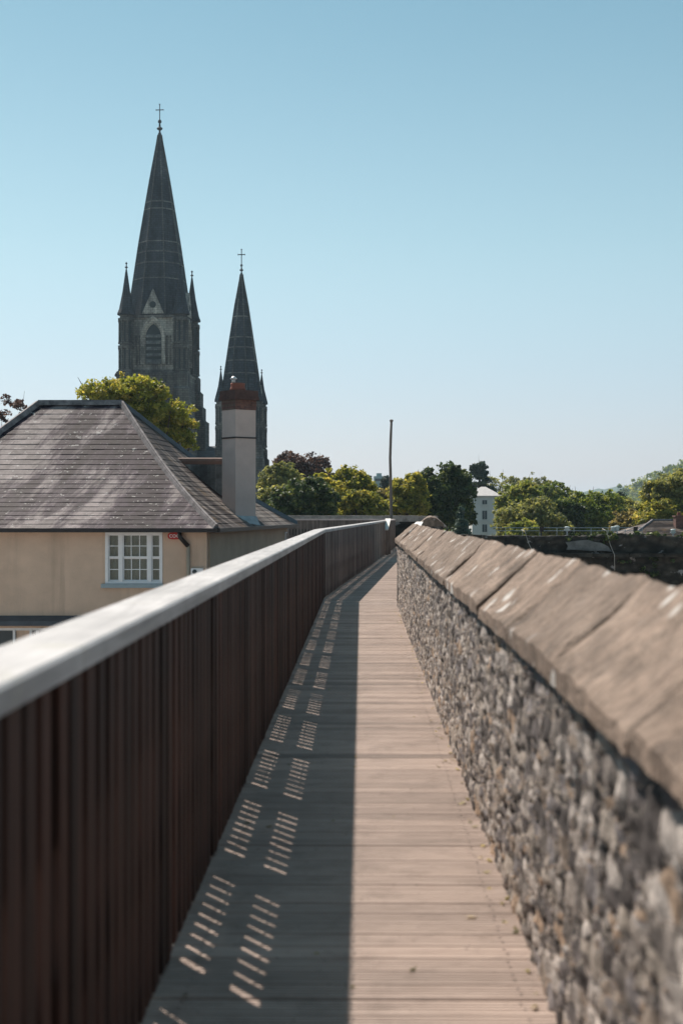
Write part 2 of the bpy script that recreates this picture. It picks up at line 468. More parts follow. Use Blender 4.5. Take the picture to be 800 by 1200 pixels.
def leaf_mat(name, stops, transl=0.45):
    t = NT(name)
    c = t.ramp(t.attr('rnd'), stops)
    n = t.noise(t.coord(), 0.9, 3)
    c = t.mix(1.0, c, t.ramp(n, [(0.3, 0.8), (0.7, 1.2)]), 'MULTIPLY')
    t.fin(c, 0.6)
    tr = t.n.new('ShaderNodeBsdfTranslucent'); t.link(t.mix(1.0, c, (1.9, 1.75, 1.2), 'MULTIPLY'), tr.inputs[0])
    ms = t.n.new('ShaderNodeMixShader'); ms.inputs[0].default_value = transl
    t.link(t.bsdf.outputs[0], ms.inputs[1]); t.link(tr.outputs[0], ms.inputs[2])
    t.link(ms.outputs[0], t.out.inputs[0])
    return t.m
LEAF = {
 'yellow': leaf_mat('leaf_yellow_green', [(0, (0.073, 0.094, 0.027)), (0.5, (0.224, 0.231, 0.043)), (1, (0.477, 0.388, 0.092))]),
 'maple': leaf_mat('leaf_maple', [(0, (0.080, 0.106, 0.021)), (0.5, (0.214, 0.232, 0.032)), (1, (0.443, 0.360, 0.090))], 0.4),
 'dark': leaf_mat('leaf_dark_green', [(0, (0.021, 0.039, 0.018)), (0.6, (0.056, 0.086, 0.029)), (1, (0.152, 0.169, 0.052))], 0.3),
 'olive': leaf_mat('leaf_olive', [(0, (0.087, 0.102, 0.041)), (0.6, (0.190, 0.205, 0.071)), (1, (0.379, 0.355, 0.121))], 0.4),
 'mid': leaf_mat('leaf_mid_green', [(0, (0.045, 0.071, 0.018)), (0.6, (0.133, 0.178, 0.037)), (1, (0.305, 0.305, 0.068))], 0.4),
 'bright': leaf_mat('leaf_bright_green', [(0, (0.078, 0.111, 0.031)), (0.5, (0.186, 0.220, 0.050)), (1, (0.341, 0.303, 0.089))], 0.45),
 'copper': leaf_mat('leaf_copper', [(0, (0.034, 0.018, 0.021)), (0.6, (0.081, 0.044, 0.040)), (1, (0.186, 0.109, 0.078))], 0.3),
 'rust': leaf_mat('leaf_rusty', [(0, (0.089, 0.082, 0.036)), (0.5, (0.214, 0.178, 0.071)), (1, (0.377, 0.324, 0.121))], 0.4),
 'conifer': leaf_mat('leaf_conifer', [(0, (0.016, 0.031, 0.023)), (0.6, (0.039, 0.066, 0.044)), (1, (0.078, 0.109, 0.062))], 0.15),
 'blue': leaf_mat('leaf_blue_green', [(0, (0.028, 0.053, 0.047)), (0.6, (0.070, 0.109, 0.087)), (1, (0.139, 0.171, 0.132))], 0.2),
}

# ------------------------------------------------------------------ setting: ground, rampart, boardwalk
GZ = -4.0
g = MB(); g.add([(-6000,-3000,-9),(6000,-3000,-9),(6000,9000,-9),(-6000,9000,-9)], [(0,1,2,3)])
structure(g.build('ground', M['ground']))
g = MB(); g.box(-34, 38, -12, 70, -9.4, GZ)
structure(g.build('fort_terrace', M['paving']))

u1 = Vector((0.0138, 1.0)).normalized(); n1 = Vector((u1.y, -u1.x))
u2 = Vector((0.072, 1.0)).normalized(); n2 = Vector((u2.y, -u2.x))
LB, RB = -0.655, 0.597          # fence and wall faces, across the path
A1 = 25.4                        # the bend
P0 = Vector((0, 0))
B1 = P0 + u1*A1                  # path centre at the bend
A2 = 37.0
B2 = B1 + u2*A2
u3 = Vector((-1.0, -0.035)).normalized(); n3 = Vector((-u3.y, u3.x))   # the return to the left

rb = MB()
rb.obox(P0, u1, n1, -5, A1, LB-0.45, RB+1.2, -9.2, -0.17)
structure(rb.build('rampart_ground', M['fort']))
rb = MB(); rb.obox(B1, u2, n2, 0.02, A2+3.0, LB-0.45, RB+1.4, -9.25, -0.174)
rb.obox(B2, u3, n3, 1.4, 16, -2.2, 1.5, -9.3, -0.178)
structure(rb.build('rampart_ground', M['fort']))

dk = MB()
def boards(p, u, n, a0, a1, b0, b1, rn):
    a = a0
    while a < a1:
        w_ = 0.139
        z = rn.uniform(-0.0015, 0.0015)
        j0, j1 = rn.uniform(-0.012, 0.004), rn.uniform(-0.004, 0.012)
        c = min(1, max(0, rn.gauss(0.5, 0.2)))
        # grooved top: four shallow reeds per board
        P = lambda aa, bb, zz: (p[0]+u[0]*aa+n[0]*bb, p[1]+u[1]*aa+n[1]*bb, zz)
        prof = [(0, -0.028), (0, -0.004), (0.004, 0)]
        m_ = 5
        seg = (w_-0.008-0.013)/m_
        for k in range(m_):
            s0 = 0.004+k*seg
            if k: prof += [(s0+0.0035, -0.004), (s0+0.007, 0)]
            prof += [(s0+seg-0.0035 if k < m_-1 else w_-0.018, 0)]
        prof += [(w_-0.013, -0.005), (w_-0.013, -0.028)]
        vs = [P(a+q[0], b0+j0, z+q[1]) for q in prof] + [P(a+q[0], b1+j1, z+q[1]) for q in prof]
        k_ = len(prof)
        fs = [(i, i+1, k_+i+1, k_+i) for i in range(k_-1)] + [tuple(range(k_)), tuple(reversed(range(k_, 2*k_)))]
        dk.add(vs, fs, c)
        a += w_
rn = random.Random(3)
boards(P0, u1, n1, -2.0, A1+0.05, LB-0.02, RB+0.02, rn)
boards(B1, u2, n2, 0.06, A2+1.0, LB-0.02, RB+0.2, rn)
boards(B2, u3, n3, 1.0, 8.0, -0.6, 0.8, rn)
structure(dk.build('boardwalk', M['deck']))
sc_ = MB()
a = -2.0; k = 0
rn = random.Random(8)
while a < A1:
    for bb in (LB+0.09, -0.03, RB-0.09):
        for da in (0.035, 0.092):
            c = P0+u1*(a+da)+n1*(bb+rn.uniform(-0.006, 0.006))
            vs = [(c.x+0.0055*math.cos(q*math.pi/3), c.y+0.0055*math.sin(q*math.pi/3), 0.0028) for q in range(6)]
            sc_.add(vs, [tuple(range(6))], 0.5)
    a += 0.139
structure(sc_.build('boardwalk_screws', M['gutter']), 'stuff')

# dry leaves and grit caught along the foot of the parapet
rn = random.Random(77); lf = MB()
for i in range(150):
    a = 2.6+20*rn.random()**1.6
    bb = RB-0.015-abs(rn.gauss(0, 0.035)) if rn.random() < 0.75 else rn.uniform(LB+0.05, RB)
    c = P0+u1*a+n1*bb; q = rn.uniform(0, 6.28); L = rn.uniform(0.010, 0.026)
    d = Vector((math.cos(q), math.sin(q))); e = Vector((-d.y, d.x))
    z = 0.006
    pts = [c-d*L, c+e*L*0.5, c+d*L, c-e*L*0.5]
    lf.add([(pts[0].x, pts[0].y, z), (pts[1].x, pts[1].y, z+0.006*rn.random()), (pts[2].x, pts[2].y, z+0.010*rn.random()), (pts[3].x, pts[3].y, z)], [(0,1,2,3)], rn.random())
structure(lf.build('fallen_leaves', LEAF['rust']), 'stuff')

# ------------------------------------------------------------------ timber balustrades
def balustrade(root, p, u, n, a0, a1, face, slat_m, rail_m, rn, pitch=1.6, first=0.0, side=1, rail_top=1.24, slat=0.145, rail_w=0.20, lip=0.015, board_top=0.80):
    """vertical slats on the inner face (b = face), posts and horizontal boards behind; side=+1: walkway lies at larger b"""
    s = -side
    def ob(mb, aa0, aa1, d0, d1, z0, z1, c=0.5):
        b0, b1 = face+s*d0, face+s*d1
        mb.obox(p, u, n, aa0, aa1, min(b0,b1), max(b0,b1), z0, z1, c)
    h = MB()
    # handrail with softened edges: an eight-sided section
    sec = [(-lip, rail_top-0.055), (-lip, rail_top-0.008), (-lip+0.008, rail_top), (rail_w-lip-0.008, rail_top), (rail_w-lip, rail_top-0.008), (rail_w-lip, rail_top-0.055)]
    a = a0
    while a < a1-0.01:
        e = min(a+3.2, a1)
        vs = []
        for aa in (a+0.0015, e-0.0015):
            for d, z in sec:
                b = face+s*d
                vs.append((p[0]+u[0]*aa+n[0]*b, p[1]+u[1]*aa+n[1]*b, z))
        k = len(sec)
        fs = [tuple(range(k)), tuple(reversed(range(k, 2*k)))] + [((i+1)%k, i, k+i, k+(i+1)%k) for i in range(k)]
        h.add(vs, fs, rn.uniform(0.1, 0.9))
        a = e
    h.build('handrail', rail_m, root)
    pa = a0+first
    posts = []
    while pa < a1: posts.append(pa); pa += pitch
    for q in posts:
        b = MB(); ob(b, q-0.05, q+0.05, 0.026, 0.126, -0.03, rail_top-0.057, rn.uniform(0.1, 0.7))
        ob(b, q-0.115, q+0.115, 0.0195, 0.0255, 0.022, rail_top-0.0586, 0.3)  # board added out of sight behind the slats, blocks sun beside each post
        b.build('post', slat_m, root)
        b = MB(); ob(b, q-0.032, q+0.032, -0.004, 0.0175, 0.02, rail_top-0.058, rn.uniform(0.0, 0.4))
        b.build('cover_strip', slat_m, root)
    ends = [a0]+posts+[a1]
    for e0, e1 in zip(ends[:-1], ends[1:]):
        if e1-e0 < 0.3: continue
        b = MB()
        x0, x1 = e0+0.034, e1-0.034
        m_ = max(1, round((x1-x0)/slat))
        st = (x1-x0)/m_
        for k in range(m_):
            wd = st*rn.choice((0.60, 0.62, 0.64, 0.66, 0.68, 0.72, 0.78))
            o_ = x0+k*(st-0.03/m_)+(0 if k == 0 else (st-wd)*0.5)
            if k == m_-1: o_ = x1-wd
            ob(b, o_, o_+wd, rn.uniform(0.0, 0.003), 0.0175, 0.022, rail_top-0.0585, min(1, max(0, rn.gauss(0.5, 0.25))))
        b.build('slat_panel', slat_m, root)
        b = MB()
        for z0, z1 in ((0.03, 0.12), (0.385, 0.53), (board_top, rail_top-0.06)):
            ob(b, e0+0.052, e1-0.052, 0.030, 0.060, z0, z1, rn.uniform(0.2, 0.6))
        b.build('backing_board', slat_m, root)

rn = random.Random(21)
fa = thing('balustrade', 'long dark brown slatted timber balustrade with pale handrail on the left of the boardwalk', 'balustrade', group='timber balustrades along the boardwalk')
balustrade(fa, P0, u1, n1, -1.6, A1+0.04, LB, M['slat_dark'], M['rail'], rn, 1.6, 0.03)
fb = thing('balustrade', 'curving grey slatted balustrade beyond the bend of the boardwalk', 'balustrade', group='timber balustrades along the boardwalk')
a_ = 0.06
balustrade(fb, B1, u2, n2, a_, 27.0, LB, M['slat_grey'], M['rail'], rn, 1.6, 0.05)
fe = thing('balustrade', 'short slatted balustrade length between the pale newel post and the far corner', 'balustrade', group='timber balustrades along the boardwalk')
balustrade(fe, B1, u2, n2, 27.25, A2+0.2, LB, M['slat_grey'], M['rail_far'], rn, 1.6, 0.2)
fc = thing('balustrade', 'far slatted balustrade with pinkish rail running left in front of the far stone wall', 'balustrade', group='timber balustrades along the boardwalk')
c0 = B2 + n2*LB + u2*0.25
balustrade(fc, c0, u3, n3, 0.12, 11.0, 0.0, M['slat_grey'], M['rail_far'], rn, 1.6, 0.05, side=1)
# newel
nw = thing('newel_post', 'grey newel post with a pale sloping board on top, where the curved balustrade ends', 'post')
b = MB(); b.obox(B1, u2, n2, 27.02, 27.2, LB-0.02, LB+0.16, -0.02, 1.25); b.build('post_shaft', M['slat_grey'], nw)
pN = B1+u2*27.0+n2*(LB+0.07)
b = MB(); b.M = Matrix.Translation((pN.x, pN.y, 0)) @ Matrix.Rotation(-math.atan2(u2.x, u2.y), 4, 'Z')
b.add([(-0.055,-1.15,0.89),(0.055,-1.15,0.89),(0.10,0.16,1.27),(-0.10,0.16,1.27),(-0.055,-1.15,0.93),(0.055,-1.15,0.93),(0.10,0.16,1.31),(-0.10,0.16,1.31)],
      [(0,3,2,1),(4,5,6,7),(0,1,5,4),(1,2,6,5),(2,3,7,6),(3,0,4,7)])
b.build('pale_board', M['pale_board'], nw)
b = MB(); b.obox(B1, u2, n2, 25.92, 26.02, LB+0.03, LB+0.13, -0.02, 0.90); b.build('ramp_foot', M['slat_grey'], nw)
# short rail at the end of the near stone wall
rr = thing('boxed_handrail', 'maroon boxed timber barrier with flat pale top past the end of the sandstone coping', 'handrail')
qa = Vector((1.215, 24.3)); qd = Vector((2.42, 44.0)); uq = (qd-qa).normalized(); nq = Vector((uq.y, -uq.x)); Lq = (qd-qa).length
b = MB(); b.obox(qa, uq, nq, 0.02, Lq, -0.092, 0.092, -0.02, 1.228); b.build('side_board', M['maroon'], rr)
b = MB(); b.obox(qa, uq, nq, 0, Lq, -0.10, 0.10, 1.2305, 1.25); b.build('pale_top', M['pale_board'], rr)

# ------------------------------------------------------------------ right stone parapet
def worley(s, z, sx, sz, seed):
    """distance to the nearest stone edge, and the stone's id, over a jittered lattice"""
    gx, gz = s/sx, z/sz
    ix, iz = np.floor(gx).astype(int), np.floor(gz).astype(int)
    def h(a, b, k):
        v = np.sin(a*127.1+b*311.7+k*74.7+seed)*43758.5453
        return v-np.floor(v)
    tl = np.zeros(s.shape); f1 = np.full(s.shape, 9.0); f2 = np.full(s.shape, 9.0); idc = np.zeros(s.shape); idh = np.zeros(s.shape)
    for dz in (-2,-1,0,1,2):
        for dx in (-2,-1,0,1,2):
            cx, cz = ix+dx, iz+dz
            px = cx+0.5*(cz % 2)+0.1+0.8*h(cx, cz, 1); pz = cz+0.1+0.8*h(cx, cz, 2)
            stretch = 0.75+0.6*h(cx, cz, 5)
            d = np.sqrt(((gx-px)/stretch)**2+((gz-pz)*1.0)**2)
            n1_ = d < f1
            f2 = np.where(n1_, f1, np.minimum(f2, d))
            idc = np.where(n1_, h(cx, cz, 3), idc); idh = np.where(n1_, h(cx, cz, 4), idh)
            tl = np.where(n1_, (gx-px)*(h(cx, cz, 7)-0.5)*2+(gz-pz)*(h(cx, cz, 8)-0.5)*2, tl)
            f1 = np.where(n1_, d, f1)
    return f2-f1, idc, idh, tl

def rubble_face(root, p, u, n, a0, a1, b, z0, z1, step, seed, name='rubble_face'):
    ss = [a0]
    while ss[-1] < a1: ss.append(ss[-1]+step(ss[-1]))
    ss = np.array(ss); ss[-1] = a1
    zz = np.arange(z0, z1+0.001, 0.0135)
    S, Z = np.meshgrid(ss, zz, indexing='ij')
    wob = 0.012*np.sin(S*9.1+Z*5)+0.009*np.sin(S*23+Z*31+2)+0.006*np.sin(S*61-Z*53)
    e, idc, idh, tl = worley(S+wob, Z+0.6*wob, 0.175, 0.075, seed)
    e2, ic2, ih2, tl2 = worley(S+wob*0.5, Z+wob*0.4, 0.075, 0.042, seed+5)
    big = idh > 0.42
    e = np.where(big, e, e2*0.8); idc = np.where(big, idc, ic2); idh2 = np.where(big, idh, ih2)
    t = np.clip(e/0.10, 0, 1); t = t*t*(3-2*t)
    rel = t*(0.007+0.008*idh2+0.016*np.where(big, tl, tl2)) + 0.006*np.sin(S*40+Z*17)*t + 0.005*np.sin(S*71-Z*63)*t
    lat = b - rel + 0.010
    X = p[0]+u[0]*S+n[0]*lat; Y = p[1]+u[1]*S+n[1]*lat
    V = np.stack([X, Y, Z], -1).reshape(-1, 3)
    na, nb = len(ss), len(zz)
    I = np.arange(na*nb).reshape(na, nb)
    Q = np.stack([I[:-1,:-1], I[:-1,1:], I[1:,1:], I[1:,:-1]], -1).reshape(-1, 4)
    return npobj(name, V, Q, M['rubble'], root, True, None, {'cell': idc.ravel(), 'hgt': t.ravel()})

def coping_stone(root, p, u, n, a0, a1, b0, b1, zl, zf, zr, bm, zb, rn, m, rounded=False):
    """a saddleback coping stone: front arris at b0, ridge at bm, back at b1, with worn faces"""
    na = max(3, int((a1-a0)/0.09))
    sec = [(b0, zl), (b0, zf-0.012), (b0+0.012, zf)]
    k = 7
    for i in range(1, k+1): sec.append((b0+0.012+(bm-b0-0.012)*i/k, zf+(zr-zf)*(math.sin(i/k*math.pi/2) if rounded else i/k)))
    for i in range(1, 4): sec.append((bm+(b1-bm)*i/3, zr+(zb-zr)*(1-math.cos(i/3*math.pi/2) if rounded else i/3)))
    sec.append((b1, zl)); sec.append(((b0+b1)/2, zl+0.005))
    dz, db, seed = rn.uniform(-0.007, 0.007), rn.uniform(-0.006, 0.006), rn.uniform(0, 90)
    tilt = rn.uniform(-0.010, 0.010)
    vs = []
    rows = [a0, a0+0.018, a0+0.045]+[a0+0.045+(a1-a0-0.09)*i/na for i in range(1, na)]+[a1-0.045, a1-0.018, a1]
    na = len(rows)-1
    for i, a in enumerate(rows):
        edge = min(i, na-i)
        for j, (b, z) in enumerate(sec):
            q = Vector((a*2.6, b*2.6, z*2.6+seed))
            q2 = Vector((a*8, b*8, z*8+seed))
            on_top = 1 <= j <= 12
            dd = mnoise.noise(q)*0.022+mnoise.noise(q2)*0.013 if on_top else mnoise.noise(q2)*0.006
            # flaked patches: shallow steps where the bedding has lifted
            fl = mnoise.noise(Vector((a*1.7+seed, b*3.1, seed)))
            if 3 <= j <= 9 and fl > 0.18: dd -= 0.016
            if edge == 0: dd -= 0.016+0.010*mnoise.noise(q2*1.3)
            elif edge == 1: dd -= 0.004+0.006*mnoise.noise(q2)
            if j >= 8: dd = dd*0.55 if edge > 1 else dd*0.45
            zz = z+dz*(0.5 if j >= 8 else 1)+tilt*(i/na-0.5)+(dd if on_top else 0)
            bb = b+db+(mnoise.noise(q2+Vector((5,5,5)))*0.010 if j <= 2 else 0)
            vs.append((p[0]+u[0]*a+n[0]*bb, p[1]+u[1]*a+n[1]*bb, zz))
    m_ = len(sec)
    fs = [tuple(reversed(range(m_))), tuple(range(na*m_, (na+1)*m_))]
    for i in range(na):
        for j in range(m_):
            j2 = (j+1) % m_
            fs.append((i*m_+j, i*m_+j2, (i+1)*m_+j2, (i+1)*m_+j))
    c = rn.uniform(0.15, 0.9)
    return mkobj('coping_stone', vs, fs, m, root, False, [c]*len(fs))

rn = random.Random(5)
WL = 23.45
pw = thing('stone_parapet', 'thick rubble stone parapet with worn sandstone coping on the right of the boardwalk', 'wall')
rubble_face(pw, P0, u1, n1, 1.2, WL, RB, -0.03, 1.075, lambda s: 0.011+max(0, s-2.5)*0.0020, 3.0)
b = MB(); b.obox(P0, u1, n1, 1.2, WL, RB+0.05, RB+0.50, -0.1, 1.07)
b.obox(P0, u1, n1, WL-0.5, WL+0.004, RB-0.008, RB+0.51, -0.1, 1.066)
b.build('wall_core', M['rubble'], pw)
edges = [1.2, 2.97]
for x in (4.2, 5.5, 6.85): edges.append(x)
while edges[-1] < WL-1.2: edges.append(edges[-1]+rn.uniform(1.05, 1.6))
edges[-1] = WL+0.03
for e0, e1 in zip(edges[:-1], edges[1:]):
    coping_stone(pw, P0, u1, n1, e0+0.010, e1-0.010, 0.557, 1.14, 1.05, 1.118, 1.362, 0.845, 1.12, rn, M['coping'])
# second length after the bend
pw2 = thing('stone_parapet', 'farther stone parapet with rounded rough coping, showing just over the end of the near coping', 'wall')
Q0 = Vector((2.62, 48.0)); QE = Vector((3.75, 66.0)); uw = (QE-Q0).normalized(); nw_ = Vector((uw.y, -uw.x)); LW = (QE-Q0).length
b = MB(); b.obox(Q0, uw, nw_, 0, LW, 0.05, 0.8, -0.1, 1.06); b.build('wall_core', M['rubble'], pw2)
rubble_face(pw2, Q0, uw, nw_, 0, LW, 0.02, -0.03, 1.07, lambda s: 0.12, 8.0)
e = 0.0
while e < LW-0.3:
    f_ = min(e+rn.uniform(1.1, 1.7), LW)
    coping_stone(pw2, Q0, uw, nw_, e+0.006, f_-0.006, -0.05, 0.92, 1.02, 1.12, 1.385, 0.40, 1.06, rn, M['coping'], True)
    e = f_
# far wall across the end
fw = thing('stone_wall', 'long low stone wall with flat lichened coping across the far end of the boardwalk', 'wall')
YF = 66.4
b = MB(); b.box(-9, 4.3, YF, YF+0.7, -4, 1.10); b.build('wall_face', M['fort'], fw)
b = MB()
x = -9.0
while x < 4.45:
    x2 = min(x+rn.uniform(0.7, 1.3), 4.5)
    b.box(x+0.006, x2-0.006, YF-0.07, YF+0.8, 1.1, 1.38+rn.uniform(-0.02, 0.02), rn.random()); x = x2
o = b.build('coping_course', M['fort_coping'], fw)

# ------------------------------------------------------------------ flagpole
pl = thing('flagpole', 'tall thin weathered wooden pole standing bare behind the far balustrade', 'pole', (2.27, 65.6, -0.18))
b = MB()
pts = [(0.0,0,0),(0.02,0,1.5),(0.0,0,3.0),(-0.03,0,4.2),(0.0,0,5.2),(0.03,0,5.95)]
b.tube(pts, [0.07,0.068,0.066,0.063,0.06,0.056], 8); b.build('pole_shaft', M['pole'], pl, True)
b = MB(); b.lathe(0.03, 0, [(0.075,5.9),(0.085,5.93),(0.085,5.97),(0.04,6.0)], 8); b.build('pole_cap', M['pole'], pl)
b = MB(); b.lathe(0.0, 0, [(0.14,0.0),(0.14,0.25),(0.10,0.32)], 8); b.build('pole_foot', M['pole'], pl)

# ------------------------------------------------------------------ house on the left
hs = thing('house', 'beige roughcast house with hipped slate roof and white sash window, left of the boardwalk', 'house')
ZE, ZR = 1.15, 4.57
FLx, FRx, BRx = -11.95, -2.98, -1.46
YFr, YBk, YRd = 33.9, 46.0, 40.0
def slope_pts(e0, e1, r0, r1, s, t):
    """a point on a roof slope: s along, t up (eave to ridge), with the slight sag towards the eaves"""
    e = Vector(e0).lerp(Vector(e1), s); r = Vector(r0).lerp(Vector(r1), s)
    q = e.lerp(r, t); q.z -= 0.075*3.42*math.sin(math.pi*min(1, t))*(1-0.35*t)
    return q
def slates(e0, e1, r0, r1, rows, rn, m, name, width=0.36):
    b = MB()
    nrm = (Vector(e1)-Vector(e0)).cross(Vector(r0)-Vector(e0)).normalized()
    if nrm.z < 0: nrm = -nrm
    for k in range(rows):
        t0, t1 = k/rows, min(1.0, (k+1.12)/rows)
        L0 = (slope_pts(e0,e1,r0,r1,1,t0)-slope_pts(e0,e1,r0,r1,0,t0)).length
        m_ = max(1, round(L0/width)); off = 0.5 if k % 2 else 0.0
        cuts = [0.0]+[(i+off+rn.uniform(-0.06,0.06))/m_ for i in range(0 if off else 1, m_)]+[1.0]
        cuts = sorted(set(max(0, min(1, c)) for c in cuts))
        for s0, s1 in zip(cuts[:-1], cuts[1:]):
            if s1-s0 < 1e-4: continue
            gap = 0.0
            lift = 0.015+rn.uniform(-0.002, 0.005)
            a = slope_pts(e0,e1,r0,r1,s0,t0); c = slope_pts(e0,e1,r0,r1,s1,t0)
            d = slope_pts(e0,e1,r0,r1,s1,t1); f = slope_pts(e0,e1,r0,r1,s0,t1)
            sl_ = rn.uniform(-0.006, 0.006)
            up = (f-a)*sl_
            A, C = a+nrm*lift+up, c+nrm*lift+up
            D, Fq = d+nrm*0.006, f+nrm*0.006
            b.add([A, C, D, Fq, a-nrm*0.004, c-nrm*0.004], [(0,1,2,3),(4,5,1,0)], min(1, max(0, rn.gauss(0.5, 0.22))))
    return b.build(name, m, hs)
rn = random.Random(9)
RL, RRp = (-8.52, YRd, ZR), (-6.17, YRd, ZR)
eFL, eFR, eBR, eBL = (FLx, YFr, ZE), (FRx, YFr, ZE), (BRx, YBk, ZE), (FLx, YBk, ZE)
slates(eFL, eFR, RL, RRp, 26, rn, M['slate'], 'front_roof_slope')
slates(eFR, eBR, RRp, RRp, 24, rn, M['slate_side'], 'hip_roof_slope', 0.42)
slates(eBR, eBL, RRp, RL, 24, rn, M['slate'], 'rear_roof_slope', 0.5)
slates(eBL, eFL, RL, RL, 24, rn, M['slate'], 'hip_roof_slope', 0.5)
# hips and ridge in lead rolls
def roll(pts, wd, name, m=M['lead']):
    b = MB()
    k = len(pts)
    for i in range(k-1):
        p, q = Vector(pts[i]), Vector(pts[i+1])
        d = (q-p).normalized(); sd_ = d.cross(Vector((0,0,1))).normalized(); up = sd_.cross(d)
        if up.z < 0: up = -up
        j = rn.random()
        for z0, z1, w0, w1 in ((-0.06, 0.05, wd, wd*0.55), (0.045, 0.09, wd*0.5, wd*0.3)):
            vs = []
            for X in (p, q):
                vs += [X-sd_*w0+up*z0, X+sd_*w0+up*z0, X+sd_*w1+up*z1, X-sd_*w1+up*z1]
            b.add(vs, [(0,1,2,3),(7,6,5,4),(1,0,4,5),(2,1,5,6),(3,2,6,7),(0,3,7,4)], j)
    return b.build(name, m, hs)
def hip_line(e, r, n=14): return [slope_pts(e, e, r, r, 0, i/n)+Vector((0,0,0.03)) for i in range(n+1)]
roll(hip_line(eFR, RRp), 0.09, 'hip_roll'); roll(hip_line(eBR, RRp), 0.08, 'hip_roll', M['lead_blue'])
roll(hip_line(eFL, RL), 0.10, 'hip_roll'); roll(hip_line(eBL, RL), 0.14, 'hip_roll')
roll([Vector(RL).lerp(Vector(RRp), i/3)+Vector((0,0,0.04)) for i in range(4)], 0.13, 'ridge_roll')
# walls with openings
WF = 34.2
wx0, wx1 = FLx+0.28, -3.235
zf = GZ-0.02
def wall_holes(xs, zs, holes, y0, y1, name, m):
    b = MB()
    for i in range(len(xs)-1):
        for j in range(len(zs)-1):
            cx, cz = (xs[i]+xs[i+1])/2, (zs[j]+zs[j+1])/2
            if any(h[0] < cx < h[1] and h[2] < cz < h[3] for h in holes): continue
            b.box(xs[i], xs[i+1], y0, y1, zs[j], zs[j+1])
    return b.build(name, m, hs)
wl, wr = (123.5-400)/F*WF, (190.5-400)/F*WF
wb, wt = EYE-(684-600)/F*WF, EYE-(623.6-600)/F*WF
holes = [(wl, wr, wb, wt), (-11.2, -4.2, -3.3, EYE-(736-600)/F*WF)]
xs = sorted({wx0, wx1, wl, wr, -11.2, -4.2}); zs = sorted({zf, ZE-0.04, wb, wt, -3.3, holes[1][3]})
wall_holes(xs, zs, holes, WF, WF+0.35, 'front_wall', M['render'])
# side and rear walls
b = MB()
pA, pB = Vector((wx1, WF)), Vector((BRx-0.27, YBk-0.3))
us = (pB-pA).normalized(); ns = Vector((us.y, -us.x)); Ls = (pB-pA).length
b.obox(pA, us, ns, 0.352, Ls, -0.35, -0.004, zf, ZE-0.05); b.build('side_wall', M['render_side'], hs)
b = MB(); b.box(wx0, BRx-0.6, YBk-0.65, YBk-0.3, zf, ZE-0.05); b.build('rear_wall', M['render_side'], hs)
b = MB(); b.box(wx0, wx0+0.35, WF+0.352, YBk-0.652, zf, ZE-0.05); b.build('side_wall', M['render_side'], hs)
b = MB(); b.box(wx0+0.4, wx1-0.4, WF+1.6, WF+1.64, zf, ZE-0.1); b.build('inner_partition', M['interior'], hs)
# gutters
def gut(p, q, name='gutter'):
    b = MB(); p, q = Vector(p), Vector(q); d = (q-p); L = d.length; d.normalize()
    nn = Vector((d.y, -d.x))
    b.obox((p.x,p.y), (d.x,d.y), nn, -0.03, L+0.03, -0.03, 0.10, ZE-0.085, ZE+0.012)
    b.obox((p.x,p.y), (d.x,d.y), nn, 0.0, L, -0.30, -0.032, ZE-0.075, ZE-0.03)
    return b.build(name, M['gutter'], hs)
gut(eFL, eFR); gut(eFR, eBR)
# sash window
win = MB()
zw = wt; yw = WF+0.02
def bar(x0, x1, z0, z1, y0=0.03, y1=0.09): win.box(x0, x1, WF+y0, WF+y1, z0, z1)
W_ = wr-wl; H_ = wt-wb
bar(wl, wr, wt-0.05, wt, -0.02, 0.12); bar(wl, wl+0.07, wb, wt-0.051, -0.02, 0.12); bar(wr-0.05, wr, wb, wt-0.051, -0.02, 0.12)
bar(wl+0.071, wr-0.051, wb, wb+0.055, -0.015, 0.115)
m1, m2 = wl+W_*0.275, wl+W_*0.775
bar(m1-0.04, m1+0.04, wb+0.056, wt-0.051, -0.012, 0.11); bar(m2-0.04, m2+0.04, wb+0.056, wt-0.051, -0.012, 0.11)
wo = win.build('window', M['white'], hs)
def sash(x0, x1, nx):
    b = MB(); mid = (wb+0.056+wt-0.051)/2
    def q(xa, xb, za, zb, ya, yb): b.box(xa, xb, WF+ya, WF+yb, za, zb)
    for lo, (z0, z1) in enumerate(((wb+0.056, mid), (mid, wt-0.051))):
        ya, yb = (0.05, 0.085) if lo == 0 else (0.015, 0.048)
        q(x0, x0+0.03, z0, z1, ya, yb); q(x1-0.03, x1, z0, z1, ya, yb)
        q(x0+0.0302, x1-0.0302, z0, z0+0.035, ya, yb); q(x0+0.0302, x1-0.0302, z1-0.03, z1, ya, yb)
        for k in range(1, nx):
            xk = x0+(x1-x0)*k/nx; q(xk-0.010, xk+0.010, z0+0.0352, z1-0.0302, ya+0.006, yb-0.006)
        zk = (z0+z1)/2
        for k in range(nx):
            xa = x0+(x1-x0)*k/nx+0.0102 if k else x0+0.0302
            xb = x0+(x1-x0)*(k+1)/nx-0.0102 if k < nx-1 else x1-0.0302
            q(xa, xb, zk-0.010, zk+0.010, ya+0.006, yb-0.006)
    b.build('sash', M['white'], wo)
sash(wl+0.0712, m1-0.0402, 1); sash(m1+0.0402, m2-0.0402, 3); sash(m2+0.0402, wr-0.0512, 1)
